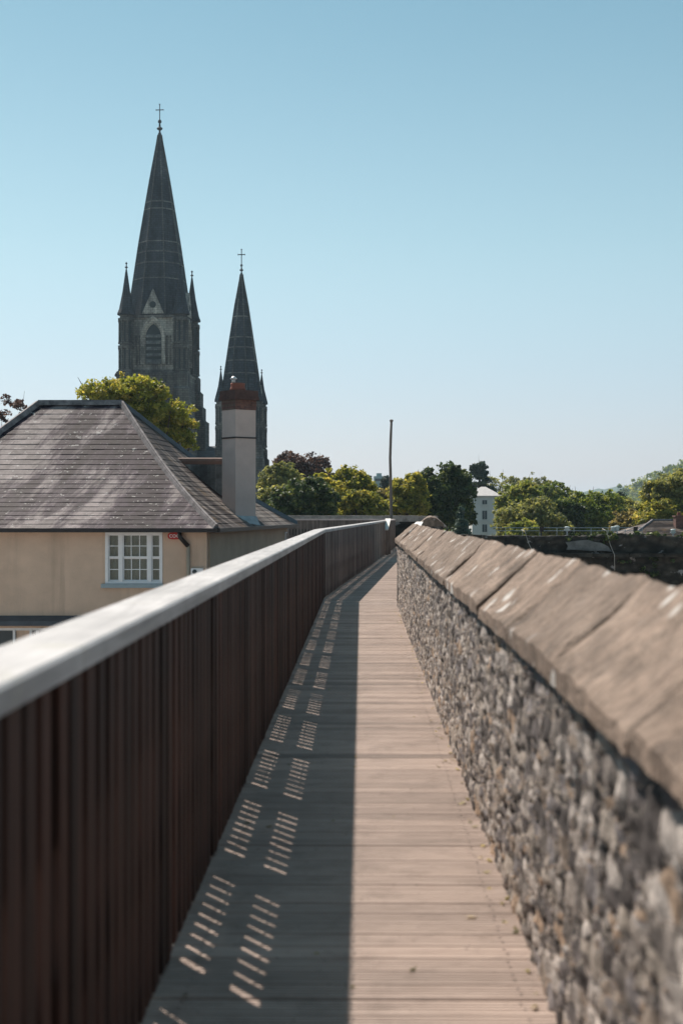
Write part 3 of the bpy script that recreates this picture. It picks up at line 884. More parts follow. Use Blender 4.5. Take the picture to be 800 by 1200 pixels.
def glass_mat():
    t = NT('window_glass')
    gl = t.n.new('ShaderNodeBsdfGlossy'); gl.inputs['Roughness'].default_value = 0.02
    tr = t.n.new('ShaderNodeBsdfTransparent'); tr.inputs[0].default_value = (0.85, 0.88, 0.88, 1)
    ms = t.n.new('ShaderNodeMixShader'); ms.inputs[0].default_value = 0.14
    t.link(tr.outputs[0], ms.inputs[1]); t.link(gl.outputs[0], ms.inputs[2]); t.link(ms.outputs[0], t.out.inputs[0])
    return t.m
M['glass'] = glass_mat()
b = MB(); b.box(wl+0.072, wr-0.052, WF+0.0865, WF+0.0905, wb+0.057, wt-0.052); b.build('pane', M['glass'], wo)
b = MB()
xx = wl+0.08; k = 0
while xx < wr-0.07:
    b.add([(xx,WF+0.15+0.02*(k%2),wb),(xx+0.05,WF+0.15+0.02*((k+1)%2),wb),(xx+0.05,WF+0.15+0.02*((k+1)%2),wt),(xx,WF+0.15+0.02*(k%2),wt)], [(0,1,2,3)]); xx += 0.05; k += 1
b.build('curtain', M['curtain'], wo, True)
b = MB(); b.box(wl-0.09, wr+0.02, WF-0.09, WF+0.015, wb-0.10, wb-0.004); b.build('sill', M['sill'], wo)
# small white frame at the far end of the side wall, downpipe, vent box
b = MB(); b.obox(pA, us, ns, Ls-0.55, Ls-0.32, 0.0, 0.05, 0.30, 0.92); b.obox(pA, us, ns, Ls-0.50, Ls-0.37, 0.048, 0.06, 0.58, 0.63)
o = b.build('window', M['white'], hs)
b = MB(); b.obox(pA, us, ns, Ls-0.5, Ls-0.37, 0.045, 0.056, 0.34, 0.56); b.obox(pA, us, ns, Ls-0.5, Ls-0.37, 0.045, 0.056, 0.65, 0.88); b.build('pane', M['dark_glass'], o)
dp = at(220.5, 640, WF-0.08)
b = MB(); b.tube([(dp.x-0.20, WF-0.16, ZE-0.05), (dp.x-0.19, WF-0.14, ZE-0.20), (dp.x, WF-0.07, ZE-0.42)], 0.055, 8); b.build('downpipe_bend', M['gutter'], hs, True)
b = MB(); b.tube([(dp.x, WF-0.07, ZE-0.42), (dp.x, WF-0.07, zf+0.1)], 0.05, 8); b.build('downpipe', M['pipe'], hs, True)
vb = at(230.5, 670, WF-0.1)
b = MB(); b.box(vb.x-0.14, vb.x+0.15, WF-0.10, WF, vb.z-0.10, vb.z+0.08); o = b.build('vent_box', M['white'], hs)
b = MB(); b.lathe(0, 0, [(0.055, 0), (0.055, 0.012)], 14); oo = b.build('fan_grille', M['dark_glass'], o); oo.location = (vb.x-0.05, WF-0.10, vb.z); oo.rotation_euler = (R(90), 0, 0)
# alarm box
al = at(205, 628, WF-0.06)
b = MB(); oval = []
for k in range(20):
    a = 2*math.pi*k/20
    oval.append((al.x+0.17*math.copysign(abs(math.cos(a))**0.7, math.cos(a)), al.z+0.085*math.copysign(abs(math.sin(a))**0.7, math.sin(a))))
b.extrude(oval, WF-0.10, WF); al_o = b.build('alarm_box', M['red'], hs)
tc = bpy.data.curves.new('alarm_lettering', 'FONT'); tc.body = 'coo'; tc.align_x = 'CENTER'; tc.align_y = 'CENTER'; tc.size = 0.17; tc.extrude = 0.003
to = bpy.data.objects.new('lettering', tc); col.objects.link(to); to.location = (al.x, WF-0.104, al.z+0.012); to.rotation_euler = (R(90), 0, 0); to.parent = al_o
tc.materials.append(M['white'])
bpy.context.view_layer.update()
tm = bpy.data.meshes.new_from_object(to.evaluated_get(bpy.context.evaluated_depsgraph_get()))
tl = bpy.data.objects.new('lettering', tm); tl.location = to.location; tl.rotation_euler = to.rotation_euler; tl.parent = al_o
bpy.data.objects.remove(to); bpy.data.curves.remove(tc); col.objects.link(tl); tl.name = 'lettering'
# ground floor shopfront
zt = holes[1][3]
b = MB(); b.box(-11.4, -4.0, WF-0.32, WF-0.002, zt+0.075, zt+0.19); b.add([(-11.4,WF-0.32,zt+0.192),(-4.0,WF-0.32,zt+0.192),(-4.0,WF-0.002,zt+0.30),(-11.4,WF-0.002,zt+0.30)], [(0,1,2,3)])
b.build('shop_canopy', M['lead_blue'], hs)
b = MB()
b.box(-11.2, -4.2, WF+0.02, WF+0.12, zt-0.06, zt)
for X in (-11.2, -9.6, (17-400)/F*WF-0.04, (36-400)/F*WF-0.03, (43-400)/F*WF-0.02, -5.6, -4.26):
    b.box(X, X+0.06, WF+0.02, WF+0.12, -2.7, zt-0.061)
b.box(-11.2, (18-400)/F*WF, WF+0.015, WF+0.125, -1.78, -1.72)
so_ = b.build('shop_window', M['white'], hs)
b = MB(); b.box(-11.15, -4.25, WF+0.13, WF+0.134, -2.7, zt-0.01); b.build('pane', M['dark_glass'], so_)
b = MB(); b.box((19-400)/F*WF, (35.5-400)/F*WF, WF+0.05, WF+0.11, -2.7, zt-0.062); b.build('pilaster', M['render'], hs)
b = MB(); b.box(-11.2, (17-400)/F*WF-0.045, WF+0.04, WF+0.1, -2.7, -1.781); b.box(-11.19, -4.21, WF+0.03, WF+0.1, -3.3, -2.701); b.build('stall_riser', M['red_dull'], hs)
# dormer wing behind the chimney, hung with slate
b = MB()
x0, x1, y0, y1 = -5.3, -3.05, 40.2, 41.8
zt_ = at(0, 542, 40.2).z
b.box(x0, x1, y0, y1, 1.4, zt_-0.02); dw = b.build('dormer_wing', M['slate_hung'], hs)
b = MB()
for k in range(9):
    z0 = 1.45+k*0.175; xx = x0+(0.16 if k % 2 else 0)
    while xx < x1-0.02:
        xe = min(xx+0.32, x1)
        b.add([(xx,y0-0.022,z0),(xe,y0-0.022,z0),(xe,y0-0.004,z0+0.19),(xx,y0-0.004,z0+0.19),(xx,y0-0.004,z0),(xe,y0-0.004,z0)], [(0,1,2,3),(4,5,1,0)], rn.random()); xx = xe
b.build('hung_slates', M['slate_hung'], dw)
b = MB(); b.tube([(x0-0.1, (y0+y1)/2-0.75, zt_+0.03), (x1, (y0+y1)/2-0.75, zt_+0.03)], 0.11, 8); b.box(x0-0.05, x1, y0-0.05, y1, zt_-0.018, zt_+0.05); b.build('ridge_tile', M['ridge_tile'], dw)
# chimney stack, turned about 38 degrees
ch = bpy.data.objects.new('chimney', None); col.objects.link(ch); ch.parent = hs
cc = at(280, 600, 39.0)
ch.location = (cc.x, 39.0, 0); ch.rotation_euler = (0, 0, R(38))
hw = 0.33
b = MB(); b.box(-hw, hw, -hw, hw, 1.16, at(0, 481, 39).z); b.build('shaft', M['chimney'], ch)
b = MB(); zb_ = at(0, 513.5, 39).z; b.box(-hw-0.02, hw+0.02, -hw-0.02, hw+0.02, zb_-0.02, zb_+0.02); b.build('wire_band', M['gutter'], ch)
b = MB(); zt2 = at(0, 481, 39).z
b.box(-hw-0.012, hw+0.012, -hw-0.012, hw+0.012, zt2+0.002, zt2+0.27)
b.build('brick_cap', M['brick'], ch)
b = MB(); b.box(-hw-0.07, hw+0.07, -hw-0.07, hw+0.07, zt2+0.272, zt2+0.36)
b.box(-hw-0.05, hw+0.05, -hw-0.05, hw+0.05, zt2+0.362, zt2+0.53); b.build('cap_course', M['brick_dark'], ch)
b = MB(); b.lathe(-0.05, -0.02, [(0.23, zt2+0.531), (0.21, zt2+0.6), (0.19, zt2+0.66), (0.20, zt2+0.70), (0.20, zt2+0.74), (0.15, zt2+0.745)], 14); b.build('chimney_pot', M['terracotta'], ch, True)
b = MB(); b.lathe(-0.16, 0.02, [(0.05, zt2+0.745), (0.05, zt2+0.86)], 10); b.lathe(-0.16, 0.02, [(0.09, zt2+0.85), (0.095, zt2+0.87), (0.02, zt2+0.93)], 10); b.build('cowl', M['metal'], ch, True)
b = MB(); b.box(-hw-0.02, hw+0.02, -hw-0.02, hw+0.02, 1.20, 1.44); b.add([(-hw-0.14,-hw-0.10,1.30),(hw+0.08,-hw-0.10,1.19),(hw+0.02,-hw-0.02,1.42),(-hw-0.02,-hw-0.02,1.46)], [(0,1,2,3)])
b.build('flashing', M['lead_pale'], ch)

# ------------------------------------------------------------------ cathedral
cat = thing('cathedral', 'dark limestone cathedral with two tall octagonal spires behind the house', 'cathedral')
def arch(w2, z0, zs, n=6, lift=1.0):
    """half width, sill, spring: outline of a pointed opening, open at the sill, left to right"""
    pts = [(-w2, z0)]
    r = 2*w2*lift
    for i in range(n+1):
        a = (i/n)*math.acos((r-w2)/r)
        pts.append((r-w2-r*math.cos(a), zs+r*math.sin(a)))
    return pts+[(-x, z) for x, z in reversed(pts[:-1])]
def finial(b, cx, cy, z, s):
    b.lathe(cx, cy, [(0.14*s, z-0.3*s), (0.10*s, z+0.3*s), (0.30*s, z+0.42*s), (0.34*s, z+0.55*s), (0.12*s, z+0.72*s), (0.09*s, z+1.1*s), (0.22*s, z+1.22*s), (0.2*s, z+1.4*s), (0.05*s, z+1.55*s)], 8)
def spire_tower(px, Y, rz, hs_, z_tip, z_sp, z_bel, z_cone, rt, ztop_cross, bands, PR):
    c = at(px, 600, Y)
    T = bpy.data.objects.new('spire_tower', None); col.objects.link(T); T.parent = cat
    T.location = (c.x, Y, 0); T.rotation_euler = (0, 0, rz)
    k = hs_
    b = MB()
    b.box(-k, k, -k, k, z_bel, z_sp-0.05)
    # string courses
    for z in (z_bel, z_bel+(z_sp-z_bel)*0.5):
        pass
    b.build('belfry_stage', M['stone_pale'], T)
    # lower stage with stepped corner buttresses
    b = MB()
    k2 = k+rt*0.55
    b.box(-k2, k2, -k2, k2, -9.3, z_bel-0.002)
    dep = z_bel+9
    for sx in (-1, 1):
        for sy in (-1, 1):
            for (e, f) in ((rt*0.95, 0.0), (rt*1.25, 0.17), (rt*1.55, 0.34), (rt*1.9, 0.5)):
                zt = z_bel-0.15-f*dep*0.42
                b.prism([(sx*(k+e), sy*(k+e)), (sx*(k-rt*0.7), sy*(k+e)), (sx*(k-rt*0.7), sy*(k-rt*0.7)), (sx*(k+e), sy*(k-rt*0.7))][::(1 if sx*sy > 0 else -1)], -9.31-f*0.02, zt, 0.4+0.1*f)
                b.prism([(sx*(k+e), sy*(k+e)), (sx*(k-rt*0.7), sy*(k+e)), (sx*(k-rt*0.7), sy*(k-rt*0.7)), (sx*(k+e), sy*(k-rt*0.7))][::(1 if sx*sy > 0 else -1)], zt+0.002, zt+rt*0.5, 0.5, 0.75, sx*(k-rt*0.7), sy*(k-rt*0.7))
    for z in (z_bel-0.25, z_bel-dep*0.12, z_bel-dep*0.25):
        b.box(-k2-0.12, k2+0.12, -k2-0.12, k2+0.12, z-0.12, z+0.1, 0.8)
    b.build('lower_stage', M['stone'], T)
    H = z_sp-z_bel
    # belfry openings on all four faces
    for q in range(4):
        rot = Matrix.Rotation(q*math.pi/2, 4, 'Z')
        wv = MB(); wv.M = rot
        w2 = k*0.29; z0, zs = z_bel+H*0.15, z_bel+H*0.60
        y = -k
        prev = arch(w2, z0, zs)
        wv.extrude(prev, y-0.012, y+0.3, 0.1)
        wo_ = wv.build('belfry_window', M['louvre'], T)
        lv = MB(); lv.M = rot
        nl = 5
        for i in range(nl):
            zz = z0+(zs+w2*0.6-z0)*(i+0.3)/nl
            lv.add([(-w2*0.95,y-0.17,zz),(w2*0.95,y-0.17,zz),(w2*0.95,y-0.02,zz+H*0.05),(-w2*0.95,y-0.02,zz+H*0.05),(-w2*0.95,y-0.17,zz-0.06),(w2*0.95,y-0.17,zz-0.06),(w2*0.95,y-0.02,zz+H*0.05-0.06),(-w2*0.95,y-0.02,zz+H*0.05-0.06)],
                   [(0,1,2,3),(7,6,5,4),(4,5,1,0),(5,6,2,1),(7,4,0,3)], 0.7)
        lv.box(-w2*0.9, w2*0.9, y-0.24, y-0.02, z0-0.05, z0+H*0.035, 0.9)
        lv.build('louvre', M['spire_band'], T)
        mo = MB(); mo.M = rot
        for i, (g0, g1, d) in enumerate(((1.02, 1.18, 0.16), (1.19, 1.40, 0.30), (1.41, 1.55, 0.46))):
            mo.strip(arch(w2*g0, z0, zs), arch(w2*g1, z0, zs), y-d, y, (0.35, 0.75, 0.95)[i])
        mo.build('arch_moulding', M['stone_pale'], T)
        sh = MB(); sh.M = rot
        for sgn in (-1, 1):
            for xk in (0.50, 0.62):
                sh.lathe(sgn*k*xk, y-0.2, [(0.17*rt/1.3, z0-0.1), (0.1*rt/1.3, z0), (0.1*rt/1.3, zs), (0.2*rt/1.3, zs+0.25)], 6, 0.6)
        sh.box(-k+rt*0.5, k-rt*0.5, y-0.28, y-0.002, z_sp-H*0.055, z_sp-0.06, 0.85)
        sh.box(-k+rt*0.5, k-rt*0.5, y-0.22, y-0.002, z_bel, z_bel+H*0.05, 0.8)
        sh.build('colonnette', M['stone'], T)
    # corner turrets
    for sx in (-1, 1):
        for sy in (-1, 1):
            cx, cy = sx*k, sy*k
            b = MB(); b.lathe(cx, cy, [(rt*0.82, z_bel-1.0), (rt*0.82, z_sp)], 8, 0.4, R(22.5))
            tu = b.build('corner_turret', M['stone'], T)
            b = MB()
            for tier in range(2):
                za, zb2 = z_bel+H*(0.04+0.47*tier), z_bel+H*(0.47+0.47*tier)
                for i in range(8):
                    a = R(22.5)+i*math.pi/4
                    b.lathe(cx+rt*0.9*math.cos(a), cy+rt*0.9*math.sin(a), [(rt*0.16, za), (rt*0.09, za+0.25), (rt*0.09, zb2-0.7), (rt*0.17, zb2-0.35)], 6, 0.75)
                b.lathe(cx, cy, [(rt*1.04, zb2-0.35), (rt*1.04, zb2)], 8, 0.7, R(22.5))
                b.lathe(cx, cy, [(rt*1.02, za-0.12), (rt*1.02, za+0.02)], 8, 0.7, R(22.5))
            b.build('turret_arcade', M['stone'], T)
            b = MB()
            for tier in range(2):
                za, zb2 = z_bel+H*(0.07+0.47*tier), z_bel+H*(0.40+0.47*tier)
                for i in range(8):
                    a = i*math.pi/4+math.pi/4
                    d = Vector((math.cos(a), math.sin(a))); tn = Vector((-d.y, d.x))
                    b.obox((cx, cy), tn, d, -rt*0.10, rt*0.10, rt*0.70, rt*0.772, za, zb2, 0.2)
            b.build('turret_slot', M['louvre'], T)
            b = MB(); b.lathe(cx, cy, [(rt*1.14, z_sp-0.05), (rt*1.14, z_sp+0.18), (rt*0.92, z_sp+0.8), (rt*0.5, z_sp+(z_cone-z_sp)*0.5), (rt*0.10, z_cone)], 8, 0.5, R(22.5))
            b.build('turret_cap', M['spire'], T)
            b = MB(); finial(b, cx, cy, z_cone, rt*0.62); b.build('turret_finial', M['spire'], T)
    # octagonal spire
    Hs = z_tip-z_sp
    r0 = (k+rt*0.25)/math.cos(R(22.5))
    b = MB()
    b.lathe(0, 0, [(r0*q_, z_sp+Hs*t-(0.02 if t == 0 else 0)) for t, q_ in PR], 8, 0.5, R(22.5))
    sp = b.build('spire', M['spire'], T)
    def rad(z):
        t = (z-z_sp)/Hs
        for (ta, ra), (tb, rb_) in zip(PR[:-1], PR[1:]):
            if t <= tb: return r0*(ra+(rb_-ra)*(t-ta)/(tb-ta))
        return r0*0.05
    b = MB()
    for t in bands:
        z = z_sp+Hs*t
        b = MB()
        b.lathe(0, 0, [(rad(z)+0.05, z-0.09), (rad(z+0.18)+0.05, z+0.09)], 8, 0.6, R(22.5))
        b.build('stone_band', M['spire_band'], T)
    b = MB()
    for i in range(8):
        a = R(22.5)+i*math.pi/4
        pts = [((rad(z_sp+Hs*t)+0.02)*math.cos(a), (rad(z_sp+Hs*t)+0.02)*math.sin(a), z_sp+Hs*t) for t in [max(0.002, min(0.99, q_[0])) for q_ in PR]]
        b.tube([Vector(p) for p in pts], 0.075, 5, 0.3)
    b.build('edge_roll', M['spire_band'], T)
    for i in range(8):
        a = i*math.pi/4
        for t in (0.2, 0.36):
            z = z_sp+Hs*t
            rr_ = rad(z)*math.cos(R(22.5))
            d = Vector((math.cos(a), math.sin(a))); tn = Vector((-d.y, d.x))
            for off in ((-0.32, 0.32) if t < 0.3 else (0,)):
                b = MB()
                b.obox((0, 0), tn, d, off*hs_/3.8-0.12, off*hs_/3.8+0.12, rr_-0.35, rr_+0.03, z-0.5*hs_/3.8, z+0.45*hs_/3.8, 0.1)
                b.build('spire_slot', M['louvre'], T)
    # gabled lucarne with an oculus on each face
    for q in range(4):
        rot = Matrix.Rotation(q*math.pi/2, 4, 'Z')
        b = MB(); b.M = rot
        gw, gh = k*0.40, Hs*0.135
        b.extrude([(-gw, z_sp+0.1), (gw, z_sp+0.1), (0, z_sp+gh)], -k-rt*0.42, -k*0.55, 0.6); lu = b.build('lucarne', M['stone_pale'], T)
        b = MB(); b.M = rot
        oc = [(k*0.12*math.cos(a), z_sp+gh*0.38+k*0.12*math.sin(a)) for a in [i*math.pi/7 for i in range(14)]]
        b.extrude(oc, -k-rt*0.42-0.03, -k-rt*0.42+0.1, 0.1); b.build('oculus', M['louvre'], T)
    b = MB(); finial(b, 0, 0, z_tip, 1.25*hs_/3.8)
    b.build('spire_finial', M['spire'], T)
    b = MB()
    zc0 = z_tip+1.7*hs_/3.8
    b.box(-0.05, 0.05, -0.05, 0.05, zc0, ztop_cross)
    zz = ztop_cross-(ztop_cross-zc0)*0.34; arm = (ztop_cross-zc0)*0.22
    b.box(-arm, arm, -0.052, 0.052, zz-0.05, zz+0.05)
    for sx in (-1, 1): b.box(sx*arm-0.03, sx*arm+0.03, -0.06, 0.06, zz-0.10, zz+0.10)
    b.box(-0.10, 0.10, -0.06, 0.06, ztop_cross-0.05, ztop_cross+0.03)
    b.build('cross', M['gutter'], T)
    return T
Y1, Y2 = 200.0, 188.0
zz1 = lambda y: EYE+(600-y)/F*Y1
zz2 = lambda y: EYE+(600-y)/F*Y2
spire_tower(187.3, Y1, R(-5.5), 3.82, zz1(156), zz1(373), zz1(440), zz1(321), 1.10, zz1(122), (0.20, 0.285, 0.345, 0.40, 0.58, 0.62), [(0, 1.02), (0.2, 0.84), (0.4, 0.665), (0.74, 0.325), (0.95, 0.095), (1, 0.05)])
spire_tower(283.0, Y2, R(-4.0), 2.38, zz2(320), zz2(472), zz2(525), zz2(437), 0.74, zz2(292), (0.22, 0.32, 0.42, 0.50, 0.66), [(0, 1.03), (0.21, 0.84), (0.49, 0.575), (0.75, 0.325), (0.95, 0.09), (1, 0.05)])
# nave between
b = MB()
xa, xb = at(205, 0, 200).x, at(276, 0, 200).x
zr, ze = zz1(521), zz1(545)
b.add([(xa,196,-9.3),(xb,196,-9.3),(xb,214,-9.3),(xa,214,-9.3),(xa,196,ze),(xb,196,ze),(xb,214,ze),(xa,214,ze)], [(0,1,5,4),(1,2,6,5),(2,3,7,6),(3,0,4,7),(0,3,2,1),(4,5,6,7)], 0.4)
nv = b.build('nave', M['stone'], cat)
b = MB(); b.add([(xa-0.3,195.6,ze+0.01),(xb+0.3,195.6,ze+0.01),(xb+0.3,214.4,ze+0.01),(xa-0.3,214.4,ze+0.01),(xa-0.3,205,zr),(xb+0.3,205,zr)], [(0,1,5,4),(2,3,4,5),(1,2,5),(3,0,4),(3,2,1,0)], 0.3)
b.build('nave_roof', M['spire'], nv)
# sloping buttress at the foot of the crossing tower, and a pinnacle
b = MB(); px_ = at(246, 0, 200)
b.lathe(at(99/5.457+120, 0, 201).x, 201, [(0.25, zz1(470)), (0.22, zz1(441)), (0.45, zz1(440)), (0.45, zz1(438)), (0.12, zz1(434))], 8)
b.build('pinnacle', M['spire'], cat)

# ------------------------------------------------------------------ trees
def crown_mesh(lobes, n, leaf, seed, droop=0.0, hollow=0.55):
    """leaf-sized quads scattered through many small clumps that sit on the lobes"""
    r = np.random.default_rng(seed)
    lobes = np.array(lobes, float)      # x,y,z,rx,ry,rz
    vol = (lobes[:,3]*lobes[:,4]*lobes[:,5])**(2/3)
    nc = max(24, n//26)
    li = r.choice(len(lobes), nc, p=vol/vol.sum())
    d = r.normal(size=(nc, 3)); d /= np.linalg.norm(d, axis=1)[:,None]
    d[:,2] = np.where(d[:,2] < -0.35, -d[:,2]*0.6, d[:,2])
    rad = hollow+(1.02-hollow)*r.random(nc)**0.55
    stray = r.random(nc) < 0.26
    rad = np.where(stray, 0.98+0.30*r.random(nc), rad)
    C = lobes[li,:3]+d*lobes[li,3:]*rad[:,None]
    cs = (0.10+0.14*r.random(nc))*(lobes[li,3:].mean(1))+leaf*0.75
    cs = np.where(stray, cs*0.55, cs)
    ctone = np.clip(r.normal(0.47, 0.2, nc), 0, 1)
    k = r.integers(0, nc, n)
    off = r.normal(size=(n, 3)); off /= (np.linalg.norm(off, axis=1)[:,None]+1e-6)
    off *= (r.random(n)**0.45)[:,None]
    P = C[k]+off*cs[k][:,None]*np.array([1.15, 1.15, 0.8])
    P[:,2] -= droop*r.random(n)*leaf
    nr = off*0.6+r.normal(size=(n, 3))*0.75+np.array([0,0,0.45]); nr /= np.linalg.norm(nr, axis=1)[:,None]
    a = np.cross(nr, r.normal(size=(n, 3))); a /= np.linalg.norm(a, axis=1)[:,None]
    bb = np.cross(nr, a)
    L = leaf*(0.45+1.0*r.random(n)); W = L*(0.45+0.3*r.random(n))
    V = np.stack([P-a*L[:,None]*0.5, P+bb*W[:,None]*0.5-a*L[:,None]*0.05, P+a*L[:,None]*0.5, P-bb*W[:,None]*0.5-a*L[:,None]*0.05], 1).reshape(-1, 3)
    Q = np.arange(4*n).reshape(n, 4)
    rnd = np.clip(ctone[k]+r.normal(0, 0.16, n), 0, 1)
    return V, Q, rnd

def tree(name, label, cat_, px, top, wpx, Y, leafm, n=5200, leaf=0.3, base=-9.0, aspect=1.0, seed=None, lobes=None, bottom=None, group='trees beyond the fort', kind='round', hollow=0.55):
    """crown spanning wpx pixels about px with its top at pixel row top, on a trunk that stands on the ground"""
    seed = seed if seed is not None else int(px*7+top*3+Y)
    r = random.Random(seed)
    ppm = F/Y
    wpx *= 1.24
    n = int(n*(4.2 if kind == 'sparse' else 3.9)); leaf *= 0.66
    wm = wpx/ppm
    zt = EYE+(600-top)/ppm
    zb = EYE+(600-((bottom if bottom else top+wpx*0.95)+wpx*0.18))/ppm
    x = (px-400)/ppm
    t = thing(name, label, cat_, (x, Y, base), group)
    ht, hb = zt-base, zb-base
    cz = (ht+hb)/2; rz = (ht-hb)/2; rx = wm/2
    if lobes is None:
        lobes = []
        if kind == 'round':
            lobes.append((0, 0, cz-0.08*rz, rx*0.80, rx*0.7, rz*0.82))
            for i in range(28):
                a = r.uniform(0, 6.283); e = r.uniform(-0.75, 1.0)
                q = math.sqrt(max(0, 1-e*e*0.85)); s_ = r.uniform(0.14, 0.38)
                lobes.append((math.cos(a)*rx*(1-s_*0.9)*q, math.sin(a)*rx*0.8*(1-s_)*q, cz+e*rz*(1-s_), rx*s_, rx*s_, max(rz, rx*0.6)*s_*0.85))
        elif kind == 'cone':
            for i in range(11):
                f = i/10; s_ = (1-f)*0.92+0.07
                for j in range(3):
                    a = r.uniform(0, 6.283)
                    lobes.append((math.cos(a)*rx*s_*0.45, math.sin(a)*rx*s_*0.45, hb+(ht-hb)*f*0.97, rx*s_*0.6, rx*s_*0.6, (ht-hb)*0.075))
        elif kind == 'pine':
            for i in range(44):
                f = r.random(); s_ = (1.0-0.55*f)*r.uniform(0.35, 0.7)
                a = r.uniform(0, 6.283)
                lobes.append((math.cos(a)*rx*0.75*(1-f*0.7), math.sin(a)*rx*0.6, hb+(ht-hb)*(f*0.9+0.05), rx*s_*0.75, rx*s_*0.7, (ht-hb)*0.035))
        elif kind == 'sparse':
            for i in range(34):
                a = r.uniform(0, 6.283); e = r.uniform(-0.8, 0.9); s_ = r.uniform(0.15, 0.36)
                q = math.sqrt(max(0, 1-e*e*0.85))
                lobes.append((math.cos(a)*rx*(1-s_)*q, math.sin(a)*rx*0.8*q, cz+e*rz*(1-s_*0.8), rx*s_, rx*s_, rz*s_))
    else:
        lobes = [((lx-px)/ppm, ly, EYE+(600-lz)/ppm-base, lw/ppm, lw*0.9/ppm, lh/ppm) for (lx, lz, lw, lh, ly) in lobes]
    V, Q, rnd = crown_mesh(lobes, n, leaf, seed+1, hollow=hollow)
    npobj('crown', V, Q, leafm, t, False, rnd)
    b = MB()
    tr = max(0.14, wm*0.035)
    lean = r.uniform(-0.03, 0.03)*ht
    mid = hb+0.35*(ht-hb)
    b.tube([(0,0,-0.1), (lean*0.2,0,hb*0.4), (lean*0.6,0.1,hb*0.8), (lean,0,mid), (lean*1.2,0,cz+rz*0.45)], [tr*1.5, tr*1.1, tr, tr*0.75, tr*0.2], 7)
    for i, lb in enumerate(lobes[:14]):
        s0 = Vector((lean*0.7, 0, hb*0.7+(mid-hb*0.7)*r.random())); e_ = Vector(lb[:3])
        m_ = s0.lerp(e_, 0.55)+Vector((0, 0, -0.08*(e_-s0).length+r.uniform(-0.1, 0.2)))
        b.tube([s0, m_, e_, e_+(e_-m_)*0.35], [tr*0.5, tr*0.3, tr*0.14, tr*0.04], 5)
    b.build('trunk', M['bark'], t)
    return t

# maple behind the house
tree('maple_tree', 'yellow green maple rising behind the house roof in front of the taller spire', 'tree', 165, 440, 140, 72, LEAF['maple'], 9500, 0.26, GZ-4.5, bottom=585,
     lobes=[(118,465,26,17,0),(148,456,28,15,0.3),(168,462,26,18,-0.5),(140,478,30,20,0.6),(172,488,30,20,0),(200,488,24,18,-0.4),(214,498,14,12,0.2),(196,512,24,18,0.5),(222,524,9,7,0),(100,460,12,8,0.4),(160,510,34,30,0),(215,515,12,10,0.3),(175,545,36,30,0.4)], seed=5, group='trees beyond the house')
tree('bare_tree', 'sparse reddish twiggy tree at the left edge behind the house roof', 'tree', 4, 462, 66, 90, LEAF['copper'], 900, 0.3, -8, bottom=560, kind='sparse', seed=77, group='trees beyond the house')
# behind the far wall, left to right
G = 'trees beyond the fort'
tree('beech_tree', 'dark purple copper beech showing above the green crowns right of the spires', 'tree', 354, 524, 58, 120, LEAF['copper'], 6500, 0.34, bottom=590, group=G)
tree('green_tree', 'dull olive tree touching the shorter tower below the copper beech', 'tree', 332, 540, 52, 100, LEAF['olive'], 4500, 0.32, bottom=610, group=G)
tree('dark_tree', 'deep shadowy green tree below the copper beech', 'tree', 356, 556, 70, 80, LEAF['dark'], 7000, 0.30, bottom=625, group=G)
tree('yellow_tree', 'bright yellow green tree right of the copper beech', 'tree', 400, 544, 66, 84, LEAF['yellow'], 7000, 0.30, bottom=622, group=G, seed=12)
tree('yellow_tree', 'low yellow tree sloping down towards the wooden pole', 'tree', 424, 572, 50, 82, LEAF['yellow'], 3800, 0.28, bottom=622, group=G)
tree('rusty_tree', 'rusty tinged yellow bush tree just left of the wooden pole', 'tree', 446, 570, 34, 92, LEAF['rust'], 2800, 0.28, bottom=618, group=G)
tree('conifer_tree', 'small dark pointed conifer left of the pale office block', 'tree', 433, 557, 12, 170, LEAF['conifer'], 900, 0.4, bottom=585, kind='cone', group=G)
tree('dark_tree', 'tiny dark round tree in front of the pale office block', 'tree', 452, 557, 13, 172, LEAF['conifer'], 900, 0.4, bottom=582, group=G)
tree('yellow_tree', 'yellow green tree right behind the wooden pole', 'tree', 478, 553, 40, 84, LEAF['yellow'], 4500, 0.29, bottom=615, group=G)
tree('dark_tree', 'broad dark green tree, tallest of the clump right of the wooden pole', 'tree', 519, 540, 64, 92, LEAF['dark'], 9500, 0.30, bottom=624, group=G, seed=41)
tree('olive_tree', 'greenish yellow tree standing between the broad dark tree and the pale villa', 'tree', 541, 570, 20, 100, LEAF['olive'], 2600, 0.3, bottom=625, group=G)
tree('spruce_tree', 'blue green spruce low in front of the broad dark tree', 'tree', 540, 597, 32, 76, LEAF['blue'], 3000, 0.24, bottom=640, kind='cone', group=G)
tree('pine_tree', 'dark layered pine standing above the pale villa', 'tree', 560, 538, 30, 165, LEAF['conifer'], 2600, 0.42, bottom=578, kind='pine', group=G)
tree('bare_tree', 'thin leaved olive tree behind the pale villa roof', 'tree', 588, 553, 46, 185, LEAF['olive'], 2600, 0.42, bottom=600, hollow=0.3, group=G, seed=8)
tree('bare_tree', 'thin brownish tree above the bright green one', 'tree', 620, 553, 50, 180, LEAF['olive'], 2600, 0.42, bottom=600, hollow=0.3, group=G, seed=19)
tree('green_tree', 'bright green tree immediately right of the pale villa', 'tree', 610, 561, 48, 110, LEAF['bright'], 5200, 0.32, bottom=622, group=G)
tree('olive_tree', 'brownish olive tree low in front of the bright green one', 'tree', 620, 582, 74, 95, LEAF['olive'], 6500, 0.3, bottom=635, group=G)
tree('green_tree', 'medium green tree with a flat top in the middle of the right hand row', 'tree', 648, 561, 42, 130, LEAF['mid'], 3800, 0.34, bottom=620, group=G)
